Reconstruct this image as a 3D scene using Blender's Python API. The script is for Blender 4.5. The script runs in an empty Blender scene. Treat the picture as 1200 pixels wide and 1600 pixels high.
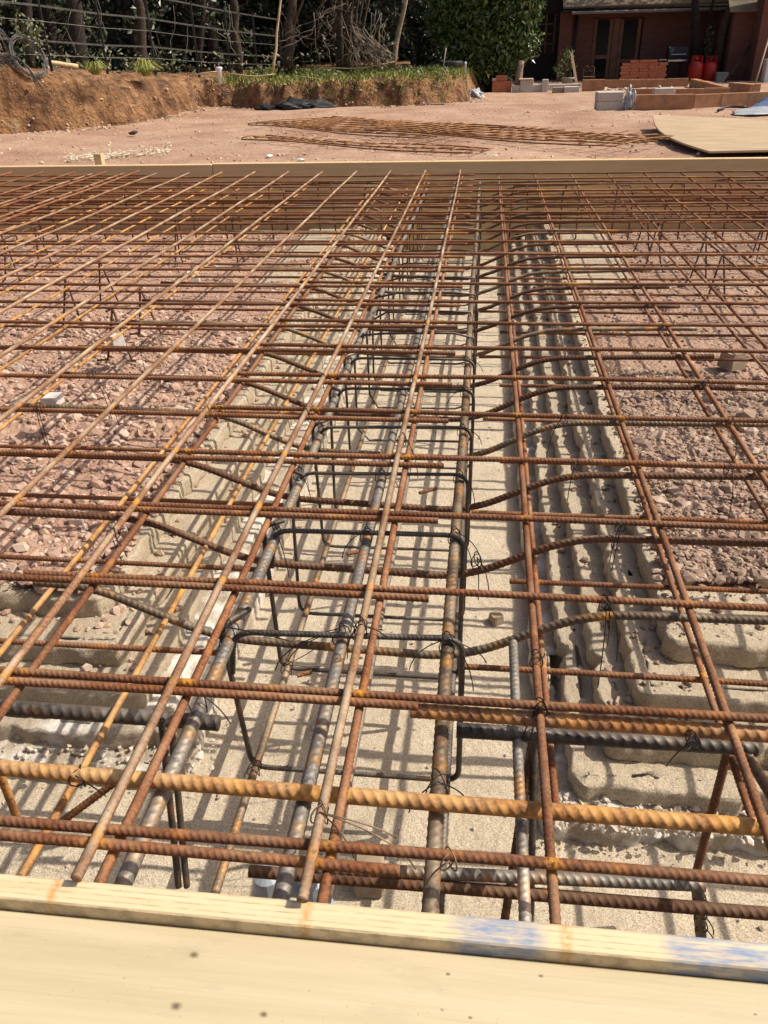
import bpy, math, random
import numpy as np
from mathutils import Matrix, Vector

random.seed(7)
RNG = np.random.default_rng(11)
S = bpy.context.scene
C = S.collection

# ------------------------------------------------------------------ camera
FPX = 1249.6                                   # focal length in photo pixels (photo is 1200 x 1600)
YAW, PITCH, ROLL = 0.1250, 0.52638, -0.02599
CAM = np.array([-0.08398, -0.46575, 0.62713])
def _basis():
    cy, sy = math.cos(YAW), math.sin(YAW)
    f = np.array([-sy*math.cos(PITCH), cy*math.cos(PITCH), -math.sin(PITCH)])
    r = np.array([cy, sy, 0.0]); u = np.cross(r, f)
    r2 = math.cos(ROLL)*r + math.sin(ROLL)*u
    u2 = -math.sin(ROLL)*r + math.cos(ROLL)*u
    return r2, u2, f
CR, CU, CF = _basis()
cam = bpy.data.cameras.new('camera')
cam.sensor_fit = 'VERTICAL'; cam.sensor_height = 24.0; cam.lens = FPX/1600*24.0
cam.clip_start = 0.02; cam.clip_end = 2000
co = bpy.data.objects.new('camera', cam); C.objects.link(co)
co.matrix_world = Matrix(((CR[0], CU[0], -CF[0], CAM[0]), (CR[1], CU[1], -CF[1], CAM[1]),
                          (CR[2], CU[2], -CF[2], CAM[2]), (0, 0, 0, 1)))
S.camera = co
S.render.resolution_x = 768; S.render.resolution_y = 1024

# ------------------------------------------------------------------ light
SUN = np.array([0.86, 0.16, 1.0]); SUN /= np.linalg.norm(SUN)
W = bpy.data.worlds.new('World'); S.world = W; W.use_nodes = True
nt = W.node_tree
sky = nt.nodes.new('ShaderNodeTexSky'); sky.sky_type = 'NISHITA'; sky.sun_disc = False
sky.sun_elevation = math.asin(SUN[2]); sky.sun_rotation = math.atan2(SUN[0], SUN[1])
sky.dust_density = 5.0; sky.ozone_density = 0.3; sky.air_density = 0.8
bg = nt.nodes['Background']; bg.inputs['Strength'].default_value = 0.115
nt.links.new(sky.outputs[0], bg.inputs['Color'])
sl = bpy.data.lights.new('sun', 'SUN'); sl.energy = 4.7; sl.angle = math.radians(0.5); sl.color = (1.0, 0.91, 0.77)
so = bpy.data.objects.new('sun', sl); C.objects.link(so)
so.rotation_euler = Vector(SUN).to_track_quat('Z', 'Y').to_euler()
S.view_settings.view_transform = 'Standard'; S.view_settings.look = 'None'
S.view_settings.gamma = 1; S.view_settings.exposure = 0.1
S.cycles.max_bounces = 5; S.cycles.diffuse_bounces = 3; S.cycles.transparent_max_bounces = 4

# ------------------------------------------------------------------ helpers: photo pixel -> real plane
def _dir(x, y): return CF + CR*(x-600)/FPX - CU*(y-800)/FPX
def P(x, y, z):                                # point of plane z
    d = _dir(x, y); return CAM + d*((z-CAM[2])/d[2])
def PY(x, y, Y):                               # point of plane Y
    d = _dir(x, y); return CAM + d*((Y-CAM[1])/d[1])
G = -0.36                                      # site ground level; the top mesh is at z = 0

# ------------------------------------------------------------------ helpers: noise
def _hash(ix, iy, s):
    h = (ix.astype(np.int64)*374761393 + iy.astype(np.int64)*668265263 + s*1442695041) & 0xffffffff
    h = ((h ^ (h >> 13))*1274126177) & 0xffffffff
    return ((h ^ (h >> 16)) & 0xffffff)/float(0xffffff)
def vnoise(x, y, s=0):
    x = np.asarray(x, float); y = np.asarray(y, float)
    ix, iy = np.floor(x), np.floor(y); fx, fy = x-ix, y-iy
    fx = fx*fx*(3-2*fx); fy = fy*fy*(3-2*fy)
    a = _hash(ix, iy, s); b = _hash(ix+1, iy, s); c = _hash(ix, iy+1, s); d = _hash(ix+1, iy+1, s)
    return (a*(1-fx)+b*fx)*(1-fy) + (c*(1-fx)+d*fx)*fy - 0.5
def fbm(x, y, s=0, o=4):
    t = 0; a = 1; f = 1
    for k in range(o): t = t + a*vnoise(np.asarray(x)*f, np.asarray(y)*f, s+k*17); a *= .5; f *= 2.03
    return t

# ------------------------------------------------------------------ helpers: objects
def tag(o, label=None, cat=None, group=None, kind=None):
    if label: o['label'] = label
    if cat: o['category'] = cat
    if group: o['group'] = group
    if kind: o['kind'] = kind
    return o
def empty(name, loc, label, cat, group=None):
    o = bpy.data.objects.new(name, None); C.objects.link(o); o.location = tuple(float(v) for v in loc)
    o.empty_display_size = .1
    return tag(o, label, cat, group)
def mk(name, V, F, mat, parent=None, smooth=False, attrs=None, mats=None, midx=None):
    """one mesh object from world-space vertices; V relative to the parent's location when parented"""
    V = np.asarray(V, float).reshape(-1, 3)
    if parent is not None:
        q = parent
        while q is not None: V = V - np.array(q.location); q = q.parent
        org = None
    else:
        org = np.array([(V[:, 0].min()+V[:, 0].max())/2, (V[:, 1].min()+V[:, 1].max())/2, V[:, 2].min()]); V = V - org
    me = bpy.data.meshes.new(name)
    if isinstance(F, np.ndarray):
        n, k = F.shape
        me.vertices.add(len(V)); me.vertices.foreach_set('co', V.ravel())
        me.loops.add(n*k); me.loops.foreach_set('vertex_index', F.ravel().astype(np.int32))
        me.polygons.add(n); me.polygons.foreach_set('loop_start', np.arange(0, n*k, k, dtype=np.int32))
        me.polygons.foreach_set('loop_total', np.full(n, k, dtype=np.int32))
        me.update(calc_edges=True); me.validate()
    else:
        me.from_pydata([tuple(v) for v in V], [], F); me.update()
    if attrs:
        for an, av in attrs.items():
            a = me.attributes.new(an, 'FLOAT', 'POINT'); a.data.foreach_set('value', np.asarray(av, np.float32))
    for m in (mats or [mat]): me.materials.append(m)
    if midx is not None: me.polygons.foreach_set('material_index', np.asarray(midx, np.int32))
    me.polygons.foreach_set('use_smooth', np.full(len(me.polygons), bool(smooth)))
    o = bpy.data.objects.new(name, me); C.objects.link(o)
    if org is not None: o.location = org
    if parent is not None: o.parent = parent
    return o
class MB:
    """collects shapes for ONE mesh"""
    def __init__(s): s.V = []; s.F = []; s.n = 0
    def add(s, V, F):
        V = np.asarray(V, float); s.V.append(V); s.F += [tuple(i+s.n for i in f) for f in F]; s.n += len(V); return s
    def box(s, a, b, bev=0.0, rz=0.0, jit=0.0, ctr=None):
        a = np.array(a, float); b = np.array(b, float); c = (a+b)/2; h = (b-a)/2
        if bev <= 0:
            V = [(x, y, z) for z in (-1, 1) for (x, y) in ((-1, -1), (1, -1), (1, 1), (-1, 1))]
            V = np.array(V)*h
            F = [(3, 2, 1, 0), (4, 5, 6, 7), (0, 1, 5, 4), (1, 2, 6, 5), (2, 3, 7, 6), (3, 0, 4, 7)]
        else:
            e = min(bev, h.min()*.9); V = []; idx = {}
            for sx in (-1, 1):
                for sy in (-1, 1):
                    for sz in (-1, 1):
                        for ax in range(3):
                            v = np.array([sx*(h[0]-e), sy*(h[1]-e), sz*(h[2]-e)]); v[ax] = (sx, sy, sz)[ax]*h[ax]
                            idx[(sx, sy, sz, ax)] = len(V); V.append(v)
            F = []
            for ax in range(3):
                o1, o2 = [k for k in range(3) if k != ax]
                for s_ in (-1, 1):
                    q = []
                    for (p1, p2) in ((-1, -1), (1, -1), (1, 1), (-1, 1)):
                        k = [0, 0, 0]; k[ax] = s_; k[o1] = p1; k[o2] = p2; q.append(idx[(*k, ax)])
                    F.append(tuple(q))
            for ax in range(3):
                o1, o2 = [k for k in range(3) if k != ax]
                for p1 in (-1, 1):
                    for p2 in (-1, 1):
                        q = []
                        for s_ in (-1, 1):
                            k = [0, 0, 0]; k[ax] = s_; k[o1] = p1; k[o2] = p2
                            q.append((idx[(*k, o1)], idx[(*k, o2)]))
                        F.append((q[0][0], q[0][1], q[1][1], q[1][0]))
            for sx in (-1, 1):
                for sy in (-1, 1):
                    for sz in (-1, 1): F.append(tuple(idx[(sx, sy, sz, k)] for k in range(3)))
            V = np.array(V)
        if jit: V = V + RNG.normal(0, jit, V.shape)
        if rz:
            cz, sz_ = math.cos(rz), math.sin(rz); V = np.stack([V[:, 0]*cz-V[:, 1]*sz_, V[:, 0]*sz_+V[:, 1]*cz, V[:, 2]], 1)
        return s.add(V+c, F)
    def tube(s, pts, r, n=8, cap=True):
        V, F = tube(pts, r, n, cap); return s.add(V, F)
    def lathe(s, c, prof, n=20):
        V = []; F = []
        for (r, z) in prof:
            for k in range(n): V.append((c[0]+r*math.cos(2*math.pi*k/n), c[1]+r*math.sin(2*math.pi*k/n), c[2]+z))
        for i in range(len(prof)-1):
            for k in range(n): F.append((i*n+k, i*n+(k+1) % n, (i+1)*n+(k+1) % n, (i+1)*n+k))
        F.append(tuple(range(n-1, -1, -1))); m = (len(prof)-1)*n; F.append(tuple(range(m, m+n)))
        return s.add(V, F)
    def prism(s, poly, z0, z1):
        n = len(poly); V = [(x, y, z0) for x, y in poly]+[(x, y, z1) for x, y in poly]
        F = [tuple(range(n-1, -1, -1)), tuple(range(n, 2*n))]+[(i, (i+1) % n, n+(i+1) % n, n+i) for i in range(n)]
        return s.add(V, F)
    def build(s, name, mat, parent=None, smooth=False):
        return mk(name, np.concatenate(s.V), s.F, mat, parent, smooth)
def frames(pts):
    pts = np.asarray(pts, float)
    T = np.gradient(pts, axis=0); T /= np.linalg.norm(T, axis=1)[:, None]+1e-12
    a = np.array([0, 0, 1.0]) if abs(T[0][2]) < .9 else np.array([1.0, 0, 0])
    N = np.zeros_like(T); n = np.cross(T[0], a); n = np.cross(n, T[0]); n /= np.linalg.norm(n); N[0] = n
    if np.abs(T-T[0]).max() < 1e-3: N[:] = n
    else:
        for i in range(1, len(T)):
            n = n - T[i]*np.dot(n, T[i]); n /= np.linalg.norm(n)+1e-12; N[i] = n
    return T, N, np.cross(T, N)
def _grid_faces(m, n):
    i = np.arange(m-1)[:, None]*n; k = np.arange(n)[None, :]; k2 = (np.arange(n)+1) % n
    return np.stack([(i+k), (i+k2[None, :]), (i+n+k2[None, :]), (i+n+k)], -1).reshape(-1, 4)
def tube(pts, r, n=8, cap=True):
    pts = np.asarray(pts, float); m = len(pts); r = np.broadcast_to(np.asarray(r, float), (m,))
    T, N, B = frames(pts); th = np.arange(n)*2*math.pi/n
    V = pts[:, None, :] + r[:, None, None]*(np.cos(th)[None, :, None]*N[:, None, :]+np.sin(th)[None, :, None]*B[:, None, :])
    F = [tuple(f) for f in _grid_faces(m, n)]
    if cap: F += [tuple(range(n-1, -1, -1)), tuple(range((m-1)*n, m*n))]
    return V.reshape(-1, 3), F
def fillet(pts, rad, k=6):
    """polyline with rounded corners"""
    pts = [np.array(p, float) for p in pts]; out = [pts[0]]
    for i in range(1, len(pts)-1):
        a, b, c = pts[i-1], pts[i], pts[i+1]; d1 = (a-b); d2 = (c-b); l1 = np.linalg.norm(d1); l2 = np.linalg.norm(d2)
        t = min(rad, l1*.45, l2*.45); p0 = b+d1/l1*t; p2 = b+d2/l2*t
        for j in range(k+1):
            u = j/k; out.append((1-u)**2*p0+2*u*(1-u)*b+u*u*p2)
    out.append(pts[-1]); return np.array(out)
def resample(pts, step_fn):
    pts = np.asarray(pts, float); seg = np.linalg.norm(np.diff(pts, axis=0), axis=1); cs = np.r_[0, np.cumsum(seg)]
    s = [0.0]; L = cs[-1]
    while s[-1] < L:
        q = np.array([np.interp(s[-1], cs, pts[:, a]) for a in range(3)]); s.append(s[-1]+step_fn(q))
    s = np.array(s); s[-1] = L
    if len(s) > 2 and s[-1]-s[-2] < 1e-4: s = np.delete(s, -2)
    return np.stack([np.interp(s, cs, pts[:, a]) for a in range(3)], 1), s
def near(q):                                   # how finely the ribs are cut, by real distance from where one stands
    d = math.hypot(q[0]+.1, q[1]+.4)
    return d < 2.0 and -1.15 < q[0] < .75
def rebar(name, pts, r, mat, parent=None, ribs=True, welds=None, wob=0.0012, seg=12):
    """ribbed reinforcing bar: crescent ribs on both sides, cut into the mesh where it is near"""
    pitch = .68*2*r
    fine = pitch/7
    if ribs: P_, s = resample(pts, lambda q: fine if near(q) else .06)
    else: P_, s = resample(pts, lambda q: .06 if not near(q) else .03)
    ph = RNG.uniform(0, 6)
    if wob:
        P_ = P_.copy(); P_[:, 2] += wob*np.sin(s*5.1+ph); P_[:, 0] += wob*np.sin(s*3.7+ph*2)*.7; P_[:, 1] += wob*np.sin(s*4.3+ph*3)*.7
    T, N, B = frames(P_); n = seg; th = np.arange(n)*2*math.pi/n; rr = np.full((len(P_), n), r)
    if ribs:
        dn = np.array([near(q) for q in P_])
        half = (th < math.pi); tm = np.where(half, th, th-math.pi)
        env = np.sin(tm)**.6
        phs = s[:, None]/pitch + np.where(half, 1, -1)[None, :]*tm[None, :]/math.pi*1.35 + ph
        fr = phs-np.floor(phs)
        rr = r*(.945 + .19*env[None, :]*np.exp(-((fr-.5)/.125)**2)*dn[:, None] + .09*np.exp(-(np.minimum(tm, math.pi-tm)/.28)**2)[None, :])
        roll = 1.57
    else: roll = 0
    th2 = th+roll+.5
    V = P_[:, None, :]+rr[:, :, None]*(np.cos(th2)[None, :, None]*N[:, None, :]+np.sin(th2)[None, :, None]*B[:, None, :])
    V = V.reshape(-1, 3); m = len(P_)
    F = _grid_faces(m, n)
    # end caps as quads round a centre
    c0 = len(V); V = np.r_[V, P_[:1], P_[-1:]]
    k = np.arange(0, n, 2)
    F = np.r_[F, np.stack([np.full(len(k), c0), (k+2) % n, k+1, k], 1), np.stack([np.full(len(k), c0+1), (m-1)*n+k, (m-1)*n+k+1, (m-1)*n+(k+2) % n], 1)]
    w = np.zeros(len(V)); tone = np.full(len(V), RNG.uniform())
    if welds is not None and len(welds):
        d = np.linalg.norm(P_[:, None, :]-np.asarray(welds)[None, :, :], axis=2); am = np.clip(RNG.uniform(-.5, 1.2, len(welds)), 0, 1)
        w[:m*n] = np.repeat(np.max(am[None, :]*np.exp(-(d/.0085)**2), axis=1), n)
    return mk(name, V, F, mat, parent, True, {'weld': w, 'tone': tone})

# ------------------------------------------------------------------ helpers: materials
def new_mat(name):
    m = bpy.data.materials.new(name); m.use_nodes = True
    return m, m.node_tree, m.node_tree.nodes['Principled BSDF']
def N_(t, typ, **kw):
    n = t.nodes.new(typ)
    for k, v in kw.items():
        if k in n.inputs: n.inputs[k].default_value = v
        else: setattr(n, k, v)
    return n
def ramp(t, fac, stops):
    r = t.nodes.new('ShaderNodeValToRGB'); e = r.color_ramp.elements
    while len(e) < len(stops): e.new(.5)
    for q, (p, c) in zip(e, stops): q.position = p; q.color = (*c, 1) if len(c) == 3 else c
    t.links.new(fac, r.inputs['Fac']); return r.outputs['Color']
def pos(t): return t.nodes.new('ShaderNodeNewGeometry').outputs['Position']
def noise(t, vec, scale, detail=6, rough=.6, out='Fac'):
    n = N_(t, 'ShaderNodeTexNoise', Scale=scale, Detail=detail, Roughness=rough); t.links.new(vec, n.inputs['Vector']); return n.outputs[out]
def scaled(t, vec, s):
    m = t.nodes.new('ShaderNodeMapping'); m.inputs['Scale'].default_value = s; t.links.new(vec, m.inputs['Vector']); return m.outputs['Vector']
def mix(t, fac, a, b, mode='MIX'):
    m = t.nodes.new('ShaderNodeMix'); m.data_type = 'RGBA'; m.blend_type = mode
    for sock, v in ((m.inputs[0], fac), (m.inputs[6], a), (m.inputs[7], b)):
        if isinstance(v, (int, float)): sock.default_value = v
        elif isinstance(v, tuple): sock.default_value = (*v, 1)
        else: t.links.new(v, sock)
    return m.outputs[2]
def mth(t, op, a, b=0.0, c=0.0):
    m = t.nodes.new('ShaderNodeMath'); m.operation = op
    for i, v in enumerate((a, b, c)):
        if isinstance(v, (int, float)): m.inputs[i].default_value = v
        else: t.links.new(v, m.inputs[i])
    return m.outputs[0]
def bump(t, b, h, strength, dist, prev=None):
    n = N_(t, 'ShaderNodeBump', Strength=strength, Distance=dist); t.links.new(h, n.inputs['Height'])
    if prev is not None: t.links.new(prev, n.inputs['Normal'])
    t.links.new(n.outputs['Normal'], b.inputs['Normal']); return n.outputs['Normal']
def simple(name, c1, c2, scale=20, rough=.8, bs=.3, bscale=60, bd=.003, c3=None, metallic=0, stops=(.35, .65)):
    m, t, b = new_mat(name); p = pos(t); n = noise(t, p, scale)
    st = [(stops[0], c1), (stops[1], c2)]
    if c3: st.append((min(.98, stops[1]+.15), c3))
    t.links.new(ramp(t, n, st), b.inputs['Base Color'])
    b.inputs['Roughness'].default_value = rough; b.inputs['Metallic'].default_value = metallic
    if bs: bump(t, b, noise(t, p, bscale, 8), bs, bd)
    return m
def rust_mat(name, dark, mid, orange, dust, dustamt, orange_at=.62, metallic=.15, rough=.8):
    m, t, b = new_mat(name); p = pos(t)
    n1 = noise(t, p, 28, 7, .65); n2 = noise(t, p, 260, 4, .6); n3 = noise(t, p, 9, 5, .6)
    base = ramp(t, n2, [(.3, dark), (.62, mid)])
    of = ramp(t, n1, [(orange_at-.1, (0, 0, 0)), (orange_at+.07, (1, 1, 1))])
    col = mix(t, of, base, orange)
    df = mth(t, 'MULTIPLY', ramp(t, n3, [(.42, (0, 0, 0)), (.66, (1, 1, 1))]), dustamt)
    nz = t.nodes.new('ShaderNodeSeparateXYZ'); t.links.new(t.nodes.new('ShaderNodeNewGeometry').outputs['Normal'], nz.inputs[0])
    up = mth(t, 'MULTIPLY', mth(t, 'MAXIMUM', nz.outputs['Z'], 0.0), df)      # pale dust lies on what faces up
    col = mix(t, up, col, dust)
    tn = t.nodes.new('ShaderNodeAttribute'); tn.attribute_name = 'tone'
    n4 = noise(t, p, 3.1, 4, .6); k_ = mth(t, 'ADD', .62, mth(t, 'MULTIPLY', mth(t, 'ADD', tn.outputs['Fac'], n4), .40))
    gr = t.nodes.new('ShaderNodeCombineColor'); [t.links.new(k_, gr.inputs[i]) for i in range(3)]
    col = mix(t, 1.0, col, gr.outputs[0], 'MULTIPLY')
    sc = ramp(t, noise(t, p, 75, 6, .75), [(.60, (0, 0, 0)), (.66, (1, 1, 1))]); col = mix(t, mth(t, 'MULTIPLY', sc, .55), col, tuple(v*.35 for v in dark))
    at = t.nodes.new('ShaderNodeAttribute'); at.attribute_name = 'weld'
    wf = mth(t, 'MULTIPLY', at.outputs['Fac'], ramp(t, noise(t, p, 130), [(.4, (0, 0, 0)), (.5, (1, 1, 1))]))
    col = mix(t, wf, col, (.55, .24, .025))
    t.links.new(col, b.inputs['Base Color'])
    b.inputs['Roughness'].default_value = rough; b.inputs['Metallic'].default_value = metallic
    bump(t, b, noise(t, p, 520, 5, .7), .45, .0007)
    return m
M = {}
M['rust'] = rust_mat('rusty_steel', (.075, .027, .012), (.235, .084, .031), (.41, .16, .038), (.44, .29, .17), .45, .64)
M['rust_top'] = rust_mat('dusty_rusty_steel', (.11, .052, .028), (.28, .145, .075), (.42, .20, .065), (.52, .43, .30), .9, .68)
M['rust_dark'] = rust_mat('dark_rusty_steel', (.045, .021, .012), (.15, .062, .03), (.31, .125, .035), (.34, .24, .15), .35, .68)
M['rust_orange'] = rust_mat('orange_rusty_steel', (.15, .065, .025), (.36, .17, .055), (.52, .27, .075), (.55, .40, .22), .5, .55)
M['rust_warm'] = rust_mat('warm_rusty_steel', (.11, .045, .018), (.29, .125, .046), (.46, .21, .055), (.5, .35, .2), .5, .57)
M['steel_black'] = rust_mat('black_steel', (.028, .024, .022), (.09, .075, .064), (.23, .11, .045), (.30, .26, .22), .9, .64, .3, .55)
M['steel_grey'] = rust_mat('grey_steel', (.09, .085, .08), (.26, .235, .205), (.44, .22, .06), (.5, .46, .4), .6, .60, .4, .55)
M['steel_brown'] = rust_mat('mill_brown_steel', (.06, .042, .03), (.16, .11, .07), (.45, .21, .05), (.42, .34, .24), .7, .6, .3, .6)
M['wire'] = simple('tie_wire', (.02, .018, .017), (.06, .05, .045), 40, .5, 0, metallic=.7)
M['wire_rust'] = simple('rusty_tie_wire', (.12, .07, .04), (.3, .2, .12), 40, .6, 0, metallic=.3)

# ------------------------------------------------------------------ materials of the setting
def gravel_mat(name, c1, c2, c3, s1, s2):
    m, t, b = new_mat(name); p = pos(t)
    big = noise(t, p, s1, 6, .6); fine = noise(t, p, s2, 4, .7)
    v = N_(t, 'ShaderNodeTexVoronoi', Scale=s2*.8); t.links.new(p, v.inputs['Vector'])
    col = mix(t, ramp(t, big, [(.35, (0, 0, 0)), (.65, (1, 1, 1))]), c1, c2)
    col = mix(t, ramp(t, fine, [(.52, (0, 0, 0)), (.75, (1, 1, 1))]), col, c3)
    sep = t.nodes.new('ShaderNodeSeparateColor'); t.links.new(v.outputs['Color'], sep.inputs[0])
    col = mix(t, mth(t, 'MULTIPLY', sep.outputs[0], .3), col, tuple(x*.55 for x in c1))
    t.links.new(col, b.inputs['Base Color']); b.inputs['Roughness'].default_value = .95
    n = bump(t, b, v.outputs['Distance'], .55, .012)
    bump(t, b, fine, .5, .012, n); return m
M['site_gravel'] = gravel_mat('site_gravel', (.29, .155, .095), (.44, .29, .20), (.55, .42, .32), 1.1, 26)
M['bed_left'] = gravel_mat('pink_hardcore', (.38, .22, .155), (.47, .30, .215), (.56, .43, .34), 5, 90)
M['bed_right'] = gravel_mat('brown_hardcore', (.31, .185, .13), (.43, .285, .205), (.52, .40, .31), 4, 90)
def stone_mat(name, cols):
    m, t, b = new_mat(name); p = pos(t)
    at = t.nodes.new('ShaderNodeAttribute'); at.attribute_name = 'tone'
    col = ramp(t, at.outputs['Fac'], [(i/(len(cols)-1), c) for i, c in enumerate(cols)])
    col = mix(t, mth(t, 'MULTIPLY', noise(t, p, 160, 5), .45), col, (.62, .5, .42))
    t.links.new(col, b.inputs['Base Color']); b.inputs['Roughness'].default_value = .9
    bump(t, b, noise(t, p, 220, 6), .5, .002); return m
M['stone_pink'] = stone_mat('pink_stone', [(.28, .16, .112), (.37, .22, .155), (.44, .285, .205), (.53, .41, .325)])
M['stone_brown'] = stone_mat('brown_stone', [(.15, .085, .055), (.25, .155, .105), (.33, .22, .155), (.44, .34, .26)])
def concrete(name, c1, c2, grit, white=None, painted_shade=False):
    m, t, b = new_mat(name); p = pos(t)
    n1 = noise(t, p, 7, 8, .65); n2 = noise(t, p, 420, 3, .8); n3 = noise(t, p, 60, 6, .6)
    col = ramp(t, n1, [(.3, c1), (.62, c2)])
    col = mix(t, ramp(t, n2, [(.42, (1, 1, 1)), (.56, (0, 0, 0))]), col, grit)
    vo = N_(t, 'ShaderNodeTexVoronoi', Scale=75.0); t.links.new(p, vo.inputs['Vector']); pit = mth(t, 'MULTIPLY', ramp(t, vo.outputs['Distance'], [(.10, (1, 1, 1)), (.20, (0, 0, 0))]), ramp(t, n1, [(.45, (0, 0, 0)), (.6, (1, 1, 1))]))
    col = mix(t, mth(t, 'MULTIPLY', pit, .5), col, tuple(v*.6 for v in grit))
    if painted_shade:                                             # shadow band behind the near board painted into the colour, dark patches farther on
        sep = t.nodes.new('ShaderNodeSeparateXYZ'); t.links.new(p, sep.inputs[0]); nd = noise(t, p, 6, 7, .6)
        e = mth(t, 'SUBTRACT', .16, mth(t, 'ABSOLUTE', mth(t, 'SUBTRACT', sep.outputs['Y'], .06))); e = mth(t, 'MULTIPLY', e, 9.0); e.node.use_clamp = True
        shade_mask = ramp(t, mth(t, 'ADD', mth(t, 'MULTIPLY', e, .22), nd), [(.60, (0, 0, 0)), (.66, (1, 1, 1))])
        col = mix(t, mth(t, 'MULTIPLY', shade_mask, .62), col, tuple(v*.42 for v in c1))
    if white: col = mix(t, ramp(t, noise(t, p, 14, 6), [(.47, (0, 0, 0)), (.6, (1, 1, 1))]), col, white)
    t.links.new(col, b.inputs['Base Color']); b.inputs['Roughness'].default_value = .93
    n = bump(t, b, n3, .6, .010); n = bump(t, b, pit, -.5, .004, n); bump(t, b, n2, .6, .0025, n); return m
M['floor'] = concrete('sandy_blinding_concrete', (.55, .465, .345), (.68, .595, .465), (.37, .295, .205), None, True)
M['step'] = concrete('sandy_step_concrete', (.45, .375, .27), (.58, .50, .38), (.34, .27, .185))
M['step_white'] = concrete('chalky_step_concrete', (.40, .33, .25), (.50, .43, .34), (.3, .24, .17), (.68, .64, .57))
def timber(name, c1, c2, grain, knots=(), marks=(), lines=0.0, stain=None, rough=.6):
    """pale sawn timber with its grain along X; knots: (x, y, size); marks: (x0, x1) blue spray on top"""
    m, t, b = new_mat(name); p = pos(t)
    s = scaled(t, p, (1.6, grain, grain)); n1 = noise(t, s, 1.6, 7, .62); n2 = noise(t, scaled(t, p, (5, 260, 260)), 1.5, 3, .6)
    col = ramp(t, n1, [(.3, c1), (.7, c2)])
    col = mix(t, mth(t, 'MULTIPLY', ramp(t, n2, [(.55, (0, 0, 0)), (.8, (1, 1, 1))]), .25), col, tuple(v*.62 for v in c1))
    sep = t.nodes.new('ShaderNodeSeparateXYZ'); t.links.new(p, sep.inputs[0])
    wav = noise(t, p, 9, 3)
    if lines:                                            # glue lines of a laminated edge
        yy = mth(t, 'ADD', mth(t, 'MULTIPLY', sep.outputs['Y'], 2*math.pi/lines), mth(t, 'MULTIPLY', wav, .9))
        w = mth(t, 'SINE', yy); w = mth(t, 'GREATER_THAN', w, .72)
        w = mth(t, 'MULTIPLY', w, ramp(t, noise(t, scaled(t, p, (60, 500, 60)), 1, 3), [(.4, (0, 0, 0)), (.6, (1, 1, 1))]))
        col = mix(t, mth(t, 'MULTIPLY', w, .55), col, (.25, .19, .11))
    dots = ramp(t, noise(t, p, 210, 2, .5), [(.70, (0, 0, 0)), (.74, (1, 1, 1))]); dots = mth(t, 'MULTIPLY', dots, ramp(t, noise(t, p, 13, 4), [(.45, (0, 0, 0)), (.6, (1, 1, 1))]))
    col = mix(t, mth(t, 'MULTIPLY', dots, .6), col, (.2, .14, .07))
    smear = ramp(t, noise(t, scaled(t, p, (9, 26, 26)), 1, 6, .7), [(.58, (0, 0, 0)), (.72, (1, 1, 1))]); col = mix(t, mth(t, 'MULTIPLY', smear, .22), col, tuple(v*.55 for v in c1))
    for (kx, ky, ks) in knots:
        d = mth(t, 'ADD', mth(t, 'POWER', mth(t, 'MULTIPLY', mth(t, 'SUBTRACT', sep.outputs['X'], kx), .7), 2.0), mth(t, 'POWER', mth(t, 'SUBTRACT', sep.outputs['Y'], ky), 2.0))
        d = mth(t, 'MULTIPLY', mth(t, 'SQRT', d), mth(t, 'ADD', .6, mth(t, 'MULTIPLY', noise(t, p, 500, 3), .9)))
        col = mix(t, ramp(t, mth(t, 'DIVIDE', d, ks), [(.25, (.9, .9, .9)), (1.0, (0, 0, 0))]), col, (.12, .085, .04))
    for (x0, x1) in marks:
        f = mth(t, 'MULTIPLY', mth(t, 'SMOOTH_MIN', mth(t, 'MULTIPLY', mth(t, 'SUBTRACT', sep.outputs['X'], x0), 60), mth(t, 'MULTIPLY', mth(t, 'SUBTRACT', x1, sep.outputs['X']), 60), .2), 1.0)
        f.node.use_clamp = True
        f = mth(t, 'MULTIPLY', f, ramp(t, noise(t, scaled(t, p, (30, 160, 160)), 1, 6, .7), [(.33, (0, 0, 0)), (.62, (1, 1, 1))]))
        col = mix(t, mth(t, 'MULTIPLY', f, .8), col, (.10, .205, .40))
    if stain:
        for sx in stain:
            f = mth(t, 'SUBTRACT', 1.0, mth(t, 'MULTIPLY', mth(t, 'ABSOLUTE', mth(t, 'SUBTRACT', sep.outputs['X'], sx)), 140)); f.node.use_clamp = True
            f = mth(t, 'MULTIPLY', f, ramp(t, noise(t, p, 140, 4), [(.38, (0, 0, 0)), (.52, (1, 1, 1))]))
            col = mix(t, mth(t, 'MULTIPLY', f, .75), col, (.50, .24, .04))
    t.links.new(col, b.inputs['Base Color']); b.inputs['Roughness'].default_value = rough
    n = bump(t, b, n1, .25, .002); bump(t, b, n2, .3, .0006, n); return m
def px0(x, y): return float(P(x, y, 0)[0])
M['board_near'] = timber('sawn_board_edge', (.60, .465, .27), (.70, .57, .37), 40,
    marks=((px0(695, 1450), px0(862, 1470)), (px0(1030, 1490), px0(1250, 1500))), lines=.0052, stain=(px0(85, 1390), px0(478, 1430), px0(885, 1465)))
_k = [tuple(P(x, y, -.0135)[:2]) + (s,) for x, y, s in ((303, 1492, .0036), (275, 1572, .0042), (845, 1525, .0018), (412, 1585, .003), (700, 1522, .0018), (735, 1590, .0016), (1180, 1585, .0012))]
M['plank'] = timber('planed_plank', (.45, .375, .23), (.56, .475, .31), 26, knots=_k)
M['board_far'] = timber('dull_board', (.62, .43, .21), (.72, .53, .29), 30)
M['timber'] = timber('pale_timber', (.50, .37, .21), (.60, .46, .29), 30)
M['ply'] = timber('weathered_plywood', (.35, .255, .15), (.50, .385, .245), 5)
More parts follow.
